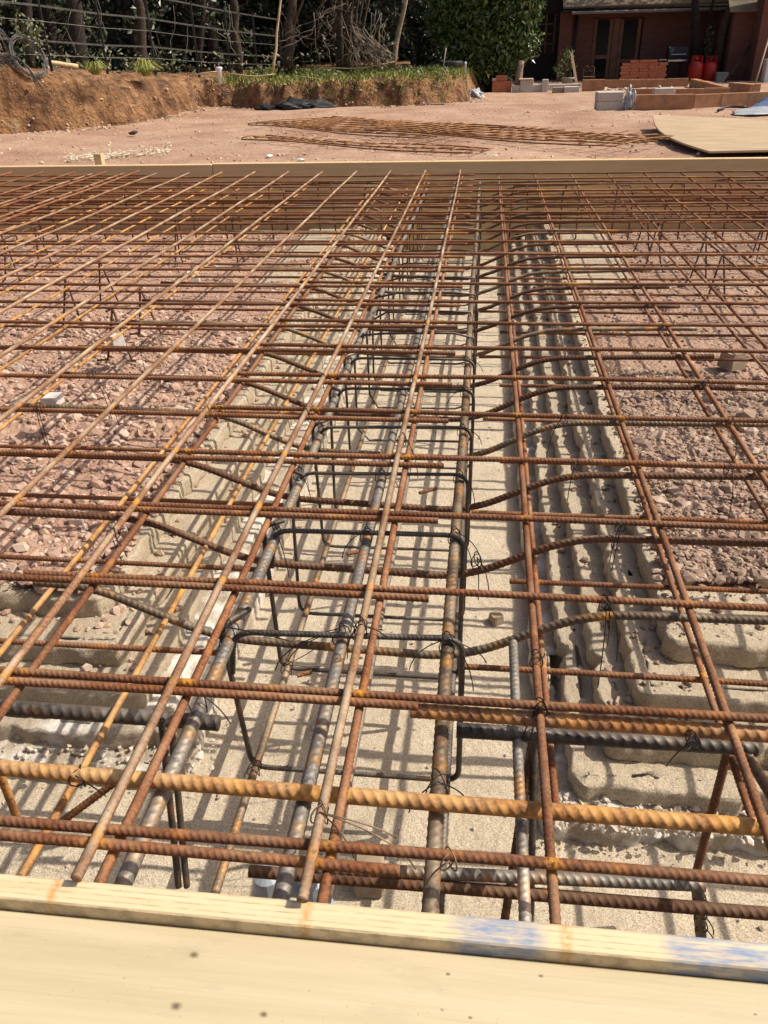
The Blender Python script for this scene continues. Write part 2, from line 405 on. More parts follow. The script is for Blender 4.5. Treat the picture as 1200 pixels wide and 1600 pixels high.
M['soil'] = simple('orange_brown_soil', (.12, .056, .026), (.36, .19, .085), 3.5, .95, 1.0, 14, .14, (.46, .31, .17), stops=(.38, .60))

# ------------------------------------------------------------------ ground sheet (hole where the slab pit is)
HX0, HX1, HY0, HY1 = -5.0, 4.0, -.30, 4.53
xs = np.unique(np.r_[-600, -300, -120, -60, -30, np.arange(-16, 14.01, .12), HX0, HX1, 20, 30, 60, 120, 300, 600].round(4))
ys = np.unique(np.r_[-600, -300, -100, -40, -15, -6, -3, -1, HY0, HY1, np.arange(5, 22, .1), np.arange(22, 34.01, .25), 40, 60, 120, 300, 600].round(4))
X, Y = np.meshgrid(xs, ys); Z = G + .05*fbm(X*.8, Y*.8, 3) + .022*fbm(X*4, Y*4, 5)
V = np.stack([X, Y, Z], -1).reshape(-1, 3); nx = len(xs); F = []
for j in range(len(ys)-1):
    for i in range(nx-1):
        cx, cy = (xs[i]+xs[i+1])/2, (ys[j]+ys[j+1])/2
        if HX0 < cx < HX1 and HY0 < cy < HY1: continue
        F.append((j*nx+i, j*nx+i+1, (j+1)*nx+i+1, (j+1)*nx+i))
tag(mk('ground', V, F, M['site_gravel'], smooth=True), kind='structure')

# ------------------------------------------------------------------ pit: trench floor, gravel beds, stepped sides
FLOOR = -.455
xs = np.linspace(-1.9, 1.4, 180); ys = np.linspace(-.30, 4.53, 300)
X, Y = np.meshgrid(xs, ys); Z = FLOOR + .007*fbm(X*7, Y*7, 21) + .003*fbm(X*40, Y*40, 22)
V = np.stack([X, Y, Z], -1).reshape(-1, 3)
F = np.array([(j*180+i, j*180+i+1, (j+1)*180+i+1, (j+1)*180+i) for j in range(299) for i in range(179)])
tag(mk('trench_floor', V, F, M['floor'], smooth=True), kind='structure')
XC = -.25                                       # centre line of the trench
def bed_z(X, Y, side):
    e = np.clip((Y-.6)/3.4, 0, 1)
    z = -.247 - .072*e + .02*fbm(X*2.2, Y*2.2, 31+side) + .010*fbm(X*9, Y*9, 33+side)+.006*fbm(X*30, Y*30, 35)
    return z
def bed(name, x0, x1, nxx, side, mat):
    Y0 = .80 if side else .70
    xs = np.linspace(x0, x1, nxx); ys = np.r_[np.linspace(Y0, 1.9, 170), np.linspace(1.92, 4.53, 150)]
    X, Y = np.meshgrid(xs, ys); Z = bed_z(X, Y, side)-.05*np.clip(1-(Y-Y0-.05*fbm(X*5, Y*0, 77))/.06, 0, 1)
    xe = (X-x0) if side else (x1-X); Z = Z-.04*np.clip(1-(xe-.02-.03*fbm(Y*6, X*0, 78))/.05, 0, 1)
    out = np.clip(np.minimum(X+4.9, 3.9-X)/.4, 0, 1); Z = Z*out+(G-.05)*(1-out)
    V = np.stack([X, Y, Z], -1).reshape(-1, 3); n = nxx
    F = np.array([(j*n+i, j*n+i+1, (j+1)*n+i+1, (j+1)*n+i) for j in range(len(ys)-1) for i in range(n-1)])
    return tag(mk(name, V, F, mat, smooth=True), kind='structure')
bed('gravel_bed', -4.98, -.775, 330, 0, M['bed_left'])
bed('gravel_bed', .275, 3.98, 300, 1, M['bed_right'])

def edge_noise(s, seed, amp):
    a = fbm(s*4, s*0+seed*3.1, seed, 3)*.9
    sc = np.abs(((s*8.3+1.3*fbm(s*3, s*0, seed+5, 2)) % 1.0)-.5)*2            # bites of the bucket teeth
    chip = -np.clip(fbm(s*17, s*0, seed+7, 3)-.22, 0, 1)*2.2
    return amp*(a*.45-.16*sc**.6+chip*.8+.34*fbm(s*45, s*0, seed+8, 2))
def step_slab(ex, ey, ztop, zbot, side, seed, mat, rad=.022, amp=.016):
    """one rough poured ledge, L-shaped in plan: its inner edge runs along the trench, then turns along the near board"""
    # edge path: from far end along the trench to the corner, round it, then outward
    pts = []
    for y in np.arange(4.52, ey+rad, -.012): pts.append((ex, y))
    for a in np.linspace(math.pi, 1.5*math.pi, 9): pts.append((ex+rad+rad*math.cos(a), ey+rad+rad*math.sin(a)))
    for x in np.arange(ex+rad+.012, ex+1.1, .012): pts.append((x, ey))
    pts = np.array(pts); d = np.gradient(pts, axis=0); d /= np.linalg.norm(d, axis=1)[:, None]
    nrm = np.stack([d[:, 1], -d[:, 0]], 1)       # outward (towards the trench)
    cxy = np.array([ex+.55, 2.6]); sgn = np.sign(((pts-cxy)*nrm).sum(1).mean()); nrm *= sgn
    s = np.r_[0, np.cumsum(np.linalg.norm(np.diff(pts, axis=0), axis=1))]
    h = ztop-zbot; rings = []
    prof = [(0.0, -.006), (.08, .0), (.22, .003), (.40, .002), (.58, .003), (.74, .001), (.88, .001), (.97, -.001), (1.0, -.004), (1.0, -.004)]
    for k, (u, o) in enumerate(prof):
        off = edge_noise(s, seed, amp)+o*h/.045+.0035*fbm(s*38, s*0+min(k, 8)*.25, seed+9, 3)+.005*fbm(s*90, s*0+min(k, 8)*.9, seed+19, 2)
        z = zbot+u*h+.004*fbm(s*11, s*0, seed+3, 3)*(u > .8)+(.0035*fbm(s*60, s*0+k, seed+29, 2))*(0 < u < 1)
        rings.append(np.c_[pts+nrm*off[:, None], z*np.ones(len(s))])
    n = len(s)
    for d_ in (.02, .035, .05, .065, .09, .14, .22, .40):                   # the top, going in under the next ledge
        q = pts-nrm*d_
        rings.append(np.c_[q, np.full(n, ztop)+(.006*fbm(q[:, 0]*16, q[:, 1]*16, seed+40, 3)+.004*fbm(q[:, 0]*60, q[:, 1]*60, seed+44, 2))*min(1, d_/.03)])
    if ztop > -.27:                              # the topmost ledge dips under the stones behind it
        for q in rings[-8:]:
            q[:, 2] -= .12*np.clip(np.minimum(q[:, 0]-ex-.035, q[:, 1]-ey-(.17 if side > 0 else .07))/.10, 0, 1)
    V = np.concatenate(rings); m = len(rings)
    F = np.array([(k*n+i, k*n+i+1, (k+1)*n+i+1, (k+1)*n+i) for k in range(m-1) if k != 8 for i in range(n-1)])
    if side < 0: V[:, 0] = 2*XC-V[:, 0]
    if side < 0: F = F[:, ::-1]
    V = V.copy()
    return V, F
steps = [(.045, .385, -.418, -.47), (.095, .432, -.385, -.425), (.148, .492, -.346, -.392), (.203, .562, -.306, -.352), (.262, .650, -.262, -.312)]
names = {1: 'right', -1: 'left'}
desc = ['lowest rough lip of pale concrete beside the trench floor', 'second sandy concrete ledge up from the trench floor', 'third sandy concrete ledge up from the trench floor',
        'fourth sandy concrete ledge up from the trench floor', 'topmost sandy concrete ledge, holding back the loose stone']
for side in (1, -1):
    t = empty('concrete_steps', (XC+side*.3, .4, FLOOR), 'rough sandy concrete ledges stepping up from the trench to the %s stones' % ('brown loose' if side > 0 else 'pink crushed'), 'concrete steps', 'stepped trench sides')
    for k, (ex, ey, zt, zb) in enumerate(steps):
        V, F = step_slab(ex, ey+(.035 if side < 0 else 0), zt, zb, side, 50+k*7+(200 if side < 0 else 0), None)
        mk('ledge', V, F, M['step_white'] if (k == 0 or (side < 0 and k == 1)) else M['step'], t, True)

# loose stones: uncountable, one object per heap
def rocks(N, cx, cy, cz, size, subdiv=1):
    import bmesh
    prot = []
    for v in range(10):
        bm = bmesh.new(); bmesh.ops.create_icosphere(bm, subdivisions=subdiv, radius=1)
        V = np.array([q.co[:] for q in bm.verts]); F = np.array([[l.index for l in f.verts] for f in bm.faces]); bm.free()
        for k in range(7):
            n = RNG.normal(size=3); n /= np.linalg.norm(n); d = RNG.uniform(.45, .8); ov = V@n-d; V = V-np.clip(ov, 0, None)[:, None]*n
        V = V*(1+.07*RNG.normal(size=(len(V), 1))); V *= RNG.uniform(.6, 1.3, 3); prot.append((V, F))
    AV = []; AF = []; AT = []; off = 0
    for i in range(N):
        V, F = prot[i % 10]; q = RNG.normal(size=4); q /= np.linalg.norm(q); w, x, y, z = q
        R = np.array([[1-2*(y*y+z*z), 2*(x*y-z*w), 2*(x*z+y*w)], [2*(x*y+z*w), 1-2*(x*x+z*z), 2*(y*z-x*w)], [2*(x*z-y*w), 2*(y*z+x*w), 1-2*(x*x+y*y)]])
        AV.append((V@R.T)*np.array([1, 1, .75])*size[i]+np.array([cx[i], cy[i], cz[i]])); AF.append(F+off); off += len(V)
        AT.append(np.full(len(V), RNG.uniform()))
    return np.concatenate(AV), np.concatenate(AF), np.concatenate(AT)
def heap(name, N, xr, yr, side, smin, smax, mat, keep=None, power=2.2, sub=1):
    x = RNG.uniform(*xr, N); y = yr[0]+(yr[1]-yr[0])*RNG.uniform(0, 1, N)**1.35; s = smin+(smax-smin)*RNG.uniform(0, 1, N)**power
    if side and smax > .02:                      # mostly chippings, some stones, a few lumps
        c = RNG.uniform(0, 1, N); s = np.where(c < .86, RNG.uniform(.002, .0065, N), np.where(c < .985, RNG.uniform(.0065, .013, N), RNG.uniform(.015, .029, N)))
    if keep is not None: k = keep(x, y, s); x, y, s = x[k], y[k], s[k]
    z = bed_z(x, y, side)+s*.12
    V, F, T = rocks(len(x), x, y, z, s, sub)
    return tag(mk(name, V, F, mat, None, False, {'tone': T}), kind='stuff')
heap('crushed_stone', 15000, (-2.2, -.79), (.70, 2.6), 0, .002, .024, M['stone_pink'], power=5)
heap('crushed_stone', 8000, (-3.4, -.79), (1.6, 4.5), 0, .004, .018, M['stone_pink'], power=5)
def kr(x, y, s):
    lim = .45+.55*np.clip((1.75-y), 0, 1); dense = (x > .29)
    return dense & ((x < lim+.5) | (s < .012)) & (RNG.uniform(0, 1, len(x)) < np.where(y < 1.9, 1, .45))
heap('crushed_stone', 17000, (.285, 1.1), (.82, 2.0), 1, .0025, .028, M['stone_brown'], kr, 5)
heap('crushed_stone', 6000, (.285, 2.4), (1.4, 4.5), 1, .003, .014, M['stone_brown'], None, 3.0)
# stones spilt down over the ledges
def ledge_z(x, y, side):
    u = x if side > 0 else 2*XC-x; z = np.full(x.shape, FLOOR)
    for (ex, ey, zt, zb) in steps: z = np.where((u > ex+.012) & (y > ey+(.035 if side < 0 else 0)+.012), zt, z)
    return z
for side, mt, n in ((1, 'stone_brown', 1500), (-1, 'stone_pink', 1500)):
    u = .29-.17*RNG.uniform(0, 1, n)**2.4; y = .55+3.7*RNG.uniform(0, 1, n)**1.5; k = np.arange(n) < n*.45
    u = np.where(k, RNG.uniform(.25, .9, n), u); y = np.where(k, .86-.22*RNG.uniform(0, 1, n)**1.6, y)
    x = u if side > 0 else 2*XC-u; s = .002+.011*RNG.uniform(0, 1, n)**4; V, F, T = rocks(n, x, y, ledge_z(x, y, side)+s*.35, s, 1)
    tag(mk('spilt_stone', V, F, M[mt], None, False, {'tone': T}), kind='stuff')
# crumbs of white lime and concrete on the near ledges
def crumbs(N, xr, yr, z, smax):
    x = RNG.uniform(*xr, N); y = RNG.uniform(*yr, N); s = .002+(smax-.002)*RNG.uniform(0, 1, N)**3
    return x, y, np.full(N, z)+s*.3, s
parts_ = [crumbs(380, (.05, .5), (.37, .44), -.414, .008), crumbs(200, (-.9, -.50), (.40, .50), -.414, .008), crumbs(140, (-.9, .5), (.02, .38), FLOOR+.001, .006), crumbs(420, (-.55, .05), (.35, 3.2), FLOOR+.001, .007)]
a = [np.concatenate([q[i] for q in parts_]) for i in range(4)]
V, F, T = rocks(len(a[0]), *a)
M['crumb'] = stone_mat('chalky_crumbs', [(.36, .29, .21), (.47, .40, .31), (.55, .49, .41), (.66, .62, .56)])
tag(mk('concrete_crumbs', V, F, M['crumb'], None, False, {'tone': T}), kind='stuff')

# ------------------------------------------------------------------ formwork
mb = MB(); mb.box((-1.9, -.0775, -.235), (1.4, -.0545, 0.0), .0015)
tag(mb.build('formwork_board', M['board_near']), 'pale new board on edge nearest the viewer, blue paint sprayed on its top', 'board', 'formwork boards')
mb = MB(); mb.box((-1.9, -.30, -.066), (1.4, -.0785, -.0135), .003)
tag(mb.build('plank', M['plank']), 'wide pale plank with dark knots lying flat in front of the near board', 'plank')
xj = float(PY(331, 262, 4.5)[0])
mb = MB(); mb.box((-4.9, 4.50, -.345), (xj-.002, 4.547, .051), .003)
tag(mb.build('formwork_board', M['board_far']), 'long dull board on edge at the far side, left of the joint', 'board', 'formwork boards')
mb = MB(); mb.box((xj+.002, 4.502, -.345), (3.9, 4.549, .055), .003)
tag(mb.build('formwork_board', M['board_far']), 'long dull board on edge at the far side, right of the joint', 'board', 'formwork boards')
mb = MB(); mb.box((-.62, 4.501, -.50), (.12, 4.546, -.347), .003)
tag(mb.build('formwork_board', M['board_far']), 'short board closing the far end of the trench below the long far boards', 'board', 'formwork boards')
zt = float(PY(155, 240, 4.58)[2]); xs_ = float(PY(155, 245, 4.58)[0])
mb = MB(); mb.prism([(xs_-.022, 4.552), (xs_+.022, 4.552), (xs_+.022, 4.60), (xs_-.022, 4.60)], -.6, zt)
tag(mb.build('timber_stake', M['timber']), 'square timber stake standing just above the far board', 'stake')

# ------------------------------------------------------------------ reinforcement
D5 = .005                                       # 10 mm mesh bars
def line(a, b): return np.array([a, b], float)
rightX = [-.6, -.4, -.2] + [round(.2*k, 3) for k in range(0, 14)]
rightY = [round(.2*k, 3) for k in range(0, 23)]
leftX = [round(-.2133-.2*k, 4) for k in range(0, 12)]
leftY = [-.018, .185, .386, .586, .772, .965, 1.158] + [round(1.158+.2*k, 3) for k in range(1, 17)]
def tie(name, p, parent, ax='x', r=.010, mat=None, tails=((.03, -.05),), loops=2):
    """a twist of thin wire round a crossing, with its cut tails"""
    mb = MB(); p = np.array(p, float)
    for l in range(loops):
        a = np.linspace(0, 2*math.pi, 13); rr = r*(1+.12*l); off = (l-.5)*.003
        u = np.array([math.cos(.8+l*1.3), math.sin(.8+l*1.3), 0])
        pts = p+rr*np.cos(a)[:, None]*u+rr*1.05*np.sin(a)[:, None]*np.array([0, 0, 1.0])+np.array([off, off, 0])
        mb.tube(pts, .0008, 5, False)
    for (tx, tz) in tails:
        e = p+np.array([tx, RNG.uniform(-.025, .02), tz]); s = p+np.array([0, -.008, r])
        m = (s+e)/2+np.array([tx*.35, -.008, abs(tz)*.35])
        t = np.linspace(0, 1, 8)[:, None]; mb.tube((1-t)**2*s+2*t*(1-t)*m+t*t*e, .0008, 5)
    return mb.build(name, mat or M['wire'], parent, True)

def mesh_sheet(loc, label, rows, longs, rz, lz, mat_r, mat_l, r=D5, group='welded steel mesh sheets in the slab'):
    """rows: (y, x0, x1); longs: (x, y0, y1)"""
    t = empty('steel_mesh', loc, label, 'steel mesh', group)
    for (y, x0, x1) in rows:
        w = [(x, y, rz) for (x, a, b) in longs if x0 < x < x1]
        rebar('cross_bar', line((x0, y, rz), (x1, y, rz)), r, mat_r, t, True, w)
    for (x, y0, y1) in longs:
        rebar('long_bar', line((x, y0, lz), (x, y1, lz)), r, mat_l, t, True, [(x, y, lz) for (y, a, b) in rows if y0 < y < y1 and y < 2])
    return t
# right sheet: cross bars on top, long bars under them
rows = [(y, -.62-(.08 if i == 2 else 0)-RNG.uniform(0, .02)+(-.30 if i == 0 else 0), 2.75) for i, y in enumerate(rightY)]
msr = mesh_sheet((.8, 2.2, 0), 'rusty welded mesh right of the trench, cross bars over its long bars', rows, [(x, -.052, 4.46) for x in rightX], 0.0, -.0105, M['rust'], M['rust'])
# left sheet: long bars on top of the cross bars, lapping over the right sheet
jit = [0, 0, 0, 0, 0, 0, 0]
rows = [(y, -2.62+RNG.uniform(-.02, .02), -.134) for y in leftY]
msl = mesh_sheet((-1.3, 2.2, 0), 'rusty welded mesh lapping over the trench, dusty long bars on top', rows, [(x, -.060, 4.47) for x in leftX], -.0005, .0105, M['rust'], M['rust_top'])
# far left sheet, lapped under it
rows = [(round(.37+.2*k, 3), -4.5, -2.02+RNG.uniform(-.01, .01)) for k in range(0, 21)]
mesh_sheet((-3.2, 2.4, 0), 'rusty welded mesh at the far left, its bar ends lapping the next sheet', rows, [(round(-2.12-.2*k, 3), .3, 4.47) for k in range(0, 12)], .012, .0225, M['rust'], M['rust'])
# lower layer
rows = [(round(.352+.2055*k, 3), -.075+.05*(k % 2)+RNG.uniform(-.02, .02), 2.7) for k in range(0, 20)]
lor = mesh_sheet((.9, 2.3, -.08), 'thin rusty mesh of the lower layer, right of the trench', rows, [(round(.018+.2*k, 3), .13 if k == 0 else (.12 if k == 1 else .3), 4.45) for k in range(0, 13)], -.0855, -.0755, M['rust'], M['rust'], .0042, 'lower layer of steel mesh')
rows = [(round(.352+.2055*k, 3), -2.5, -.415+RNG.uniform(-.02, .03)) for k in range(0, 20)]
mesh_sheet((-1.4, 2.3, -.08), 'thin orange rusty mesh of the lower layer, left of the trench', rows, [(round(-.514-.2*k, 3), -.035 if k == 0 else .3, 4.45) for k in range(0, 10)], -.0855, -.0755, M['rust'], M['rust_orange'], .0042, 'lower layer of steel mesh')

# beam cage in the trench
cage = empty('beam_cage', (XC, 2.2, FLOOR+.1), 'cage of black links and thick grey bars lying along the trench', 'rebar cage')
for (x, m) in ((-.396, M['steel_grey']), (-.246, M['steel_grey']), (-.107, M['steel_brown'])):
    rebar('main_bar', line((x, -.053, -.050), (x+.004, 4.42, -.050)), .0083, m, cage, True, None, .002, 14)
for (x, m) in ((-.398, M['steel_brown']), (-.250, M['steel_grey']), (-.104, M['steel_black'])):
    rebar('bottom_bar', line((x, -.050, -.328), (x, 4.42, -.328)), .0062, m, cage, True, None, .002)
sy = [.345, .595, .80, 1.0, 1.205] + [round(1.205+.2*k, 3) for k in range(1, 16)]
for i, y in enumerate(sy):
    dy = (.04, .022)[i] if i < 2 else RNG.uniform(-.03, .03); x0, x1 = -.412+RNG.uniform(-.004, .004), -.089+RNG.uniform(-.004, .004); zt, zb = -.031, -.342
    p = [(x0+.03, y+dy, zt-.0), (x0, y, zt), (x0, y+dy, zb), (x1, y+dy, zb), (x1, y, zt), (x0+.02, y-.0105, zt), (x0+.012, y-.012, zt-.07)]
    rebar('link', fillet(p, .028, 5), (.0033 if i > 1 else .0041), M['steel_black'], cage, True, None, .0016)
for (x, y, z, r, tails) in ((-.107, .34, -.036, .013, ((.035, -.06), (.05, -.03), (-.05, -.05))), (-.246, .35, -.04, .014, ((-.07, -.03), (-.09, -.05))), (-.396, .345, -.042, .015, ((-.02, -.05), (.09, .01))),
        (-.107, .60, -.036, .013, ((.03, -.05), (.045, -.07))), (-.396, .60, -.042, .014, ((.02, -.08),)), (-.246, .41, -.08, .013, ((.05, .02), (-.06, .0))), (-.107, .11, -.038, .016, ((-.03, -.03), (.03, -.04))),
        (-.398, .37, -.325, .013, ((.05, -.0), (-.02, -.03))), (-.398, .60, -.325, .013, ((.05, .04), (.06, .01))), (-.246, .80, -.04, .012, ((.03, -.03),)), (-.107, .80, -.036, .012, ((.03, -.06),)),
        (-.396, .80, -.04, .012, ((.02, -.05),)), (-.396, .22, -.042, .016, ((.03, -.04),)), (-.246, .60, -.04, .012, ((-.04, -.04),)), (-.107, 1.0, -.036, .012, ((.04, -.03),)), (-.396, 1.0, -.04, .012, ((-.03, -.04),)),
        (-.107, 1.4, -.036, .012, ((.04, -.03),)), (-.107, 1.205, -.036, .012, ((-.04, -.03),)), (-.396, 1.4, -.04, .012, ((-.03, -.04),)), (-.246, 1.205, -.04, .012, ((.03, -.04),))):
    tie('tie_wire', (x, y, z), cage, r=r, tails=tails)

for (a, b) in (((252, 1125, -.06), (279, 1385, -.34)), ((268, 1140, -.10), (292, 1385, -.34)), ((835, 1110, -.05), (829, 1445, -.34))):
    rebar('link_leg', line(P(*a), P(*b)), .0044, M['steel_black'], cage, True, None, 0)

# cranked bars: down into the trench, across the cage and up again
ordn = ['', 'second ', 'third ', 'fourth ', 'fifth ', 'sixth ', 'seventh ', 'eighth ', 'ninth ', 'tenth ', 'eleventh ', 'twelfth ', 'thirteenth ', 'fourteenth ', 'fifteenth ', 'sixteenth ', 'seventeenth ', 'eighteenth ', 'nineteenth ', 'twentieth ']
cy = [.411, .603, .815, 1.037, 1.231, 1.427, 1.643, 1.855] + [round(1.855+.21*k, 3) for k in range(1, 12)]
for k, y in enumerate(cy):
    xr = (.62, .60, .56, .50, .472, .474, .48, .481)[k] if k < 8 else .47+RNG.uniform(-.03, .05)
    xl = (-.70, -.90, -1.0, -1.05)[k] if k < 4 else -1.08+RNG.uniform(-.05, .05)
    zc = -.115+RNG.uniform(-.006, .006)
    p = fillet([(xl, y-.002, -.022), (-.615, y, -.027), (-.44, y, zc+.012), (-.09, y, zc), (.075, y, -.032), (xr, y+.003, -.024)], .06, 8)
    o = rebar('cranked_bar', p, .0062, M['rust_dark'] if k % 3 else M['steel_brown'], None, True, None, .0012)
    tag(o, 'dark bar cranked down through the trench cage, %s' % ('the one nearest the viewer' if k == 0 else 'the %sone counted from the near board' % ordn[k] if k < 18 else 'the farthest one by the far board'), 'cranked bar', 'cranked bars crossing the trench')

# loose thick bars near the front
def loose(pts, r, mat, label, cat='steel bar', name='steel_bar', rad=.03):
    o = rebar(name, fillet(pts, rad) if len(pts) > 2 else np.array(pts, float), r, mat, None, True, None, .0008, 16); return tag(o, label, cat, 'loose thick bars at the front of the slab')
loose([(-1.1, .088, -.030), (.211, .082, -.030)], .0082, M['rust_orange'], 'thick orange rusty bar with coarse ribs crossing the whole front')
_a, _b = P(642, 1104, -.014), P(1200, 1143, -.014); _b = _b+(_b-_a)*1.5
_a, _b = _a+np.array([0, -.001, -.004]), _b+np.array([0, -.001, -.004])
loose([tuple(_a), tuple(_b)], .0086, M['rust_warm'], 'rusty brown bar lying close beside the second cross bar of the mesh, right half')
loose([(-.091, .205, -.052), (.24, .208, -.052)], .0088, M['steel_black'], 'thick black ribbed bar just under the rusty brown bar on the right')
loose([(-1.0, .238, -.095), (-.385, .232, -.095)], .0098, M['steel_black'], 'thick black bar low on the left, ending at the cage')
loose([(-.235, .052, -.105), (.158, .060, -.092)], .0062, M['steel_grey'], 'grey bar hanging low behind the near board')
loose([(-.30, .046, -.113), (.60, .048, -.105)], .0062, M['rust_dark'], 'brown bar hanging low under the grey one behind the near board')
xa = float(P(826, 1000, -.10)[0])
loose([(-.022, .37, -.055), (-.022, -.035, -.055)], .0058, M['steel_grey'], 'short grey bar pointing at the viewer, tied beside a long mesh bar')
loose([tuple(P(838, 1115, -.06)), tuple(P(786, 1450, -.33))], .0052, M['rust_dark'], 'dark rusty rod leaning down into the trench by the short grey bar')
# little offcuts lying in the trench
for (a, b, z, lab) in (((745-280, 1056), (488, 1050), -.33, 'short rusty offcut of bar caught beside a cage link'), ((543, 866), (560, 862), -.20, 'tiny orange offcut of bar tied under the mesh in the cage'),
                        ((655, 770), (683, 763), -.30, 'thin rusty offcut of bar inside the cage, farther along')):
    loose([tuple(P(*a, z)), tuple(P(*b, z))], .0042, M['rust'], lab, 'steel offcut', 'bar_offcut')

# chairs that hold the mesh up
def chair(x, y, zt, zb, dx, dy, L, label, mat, lean=.02):
    t = empty('bar_chair', (x, y, zb), label, 'bar chair', 'steel chairs holding up the mesh')
    ux, uy = (1, 0) if dx else (0, 1)
    rebar('top_rod', line((x-ux*L/2, y-uy*L/2, zt), (x+ux*L/2, y+uy*L/2, zt)), .004, mat, t, False, None, .0006, 8)
    for k in (-1, 1):
        for s in (-1, 1):
            px_, py_ = x+ux*L*.36*k, y+uy*L*.36*k
            f = np.array([px_+s*uy*lean*2+ux*lean*k, py_+s*ux*lean*2+uy*lean*k, zb])
            pts = fillet([(px_, py_, zt), tuple(f), tuple(f+np.array([uy*s*.05+.01, ux*s*.05, 0]))], .012, 4)
            rebar('leg', pts, .0038, mat, t, False, None, 0, 8)
    return t
cl = [((105, 470), 'low on the far left'), ((210, 550), 'with bent feet on the pink stones, left of centre'), ((320, 500), 'beyond the left white spacer'), ((230, 590), 'left, nearest its white spacer')]
chair(-1.62, 2.55, -.092, -.275, 0, 1, .42, 'rusty steel chair with splayed legs standing on the pink stones, nearest on the left', M['rust_dark'])
chair(-1.28, 2.15, -.092, -.268, 0, 1, .34, 'rusty steel chair with bent feet beside the row of pink stones, second on the left', M['rust_dark'])
chair(-2.25, 3.25, -.092, -.30, 0, 1, .40, 'rusty steel chair far back on the left before the far board', M['rust_dark'])
chair(-1.45, 3.55, -.092, -.31, 1, 0, .40, 'dark steel chair far back on the left, set crosswise', M['rust_dark'])
chair(.86, 3.02, -.092, -.31, 0, 1, .40, 'black steel chair at the right, legs on pale flat stones', M['steel_black'])
chair(.72, 3.62, -.092, -.32, 0, 1, .40, 'black steel chair farther back on the right before the far board', M['steel_black'])
chair(1.42, 3.75, -.092, -.32, 1, 0, .40, 'black steel chair at the far right, set crosswise', M['steel_black'])
t = empty('bar_chair', (.19, .2, -.40), 'dark brown splayed chair leg pair under the mesh at the right front', 'bar chair', 'steel chairs holding up the mesh')
a1 = P(1146, 1140, -.075); b1 = P(1088, 1362, -.34)
rebar('leg', line(a1, b1), .0052, M['rust_dark'], t, True, None, 0)
rebar('leg', line(P(1128, 1110, -.02), P(1215, 1260, -.10)), .0062, M['steel_brown'], t, True, None, 0)
t = empty('bar_chair', (-.52, .1, -.42), 'orange leaning rods of a chair under the mesh at the left front', 'bar chair', 'steel chairs holding up the mesh')
rebar('leg', line(P(-2, 1205, -.06), P(26, 1275, -.16)), .0046, M['rust_orange'], t, True, None, 0)
rebar('leg', line(P(190, 1215, -.10), P(95, 1285, -.16)), .0046, M['rust'], t, True, None, 0)
# the hanging wrapped leg at the right front
o = rebar('hanging_rod', line(P(1090, 1385, -.10), P(1097, 1475, -.30)), .0058, M['steel_black'], None, True, None, .001); tag(o, 'black rod wrapped in tie wire hanging behind the near board, right', 'steel rod')
for u in (.15, .4, .62): tie('tie_wire', np.array(P(1090, 1385, -.10))*(1-u)+np.array(P(1097, 1475, -.30))*u-np.array(o.location)*0, o, r=.008, tails=((.015, -.02),))
# hairpins along the far board
hp = [-2.9+.27*k for k in range(17)]
for k, x in enumerate(hp):
    if -.5 < x < .05: continue
    y = 4.18+RNG.uniform(-.12, .1); h = RNG.uniform(.13, .23)
    o = rebar('hairpin_bar', fillet([(x, y+.02, -.335+RNG.uniform(0, .03)), (x, y, -.02), (x+.085, y, -.02), (x+.09, y+.02, -.335+RNG.uniform(0, .04))], .02, 4), .0042, M['rust_dark'], None, False, None, 0, 8)
    tag(o, 'upright hairpin bar of rusty steel in the row before the far board', 'hairpin bar', 'hairpin bars along the far board')

# extra long bars tied low along the far board
for k, (y, z) in enumerate(((3.50, -.045), (3.68, -.11), (3.83, -.05), (3.97, -.16), (4.09, -.045), (4.21, -.12), (4.31, -.20), (4.40, -.05))):
    o = rebar('edge_bar', line((-4.3+RNG.uniform(0, .8), y+RNG.uniform(-.03, .03), z), (2.4+RNG.uniform(-.6, .3), y, z+RNG.uniform(-.01, .01))), .0056, M['rust_dark'] if k % 2 else M['rust'], None, True, None, .003, 8)
    tag(o, 'long rusty bar tied under the mesh along the far board', 'steel bar', 'long bars tied under the mesh along the far board')
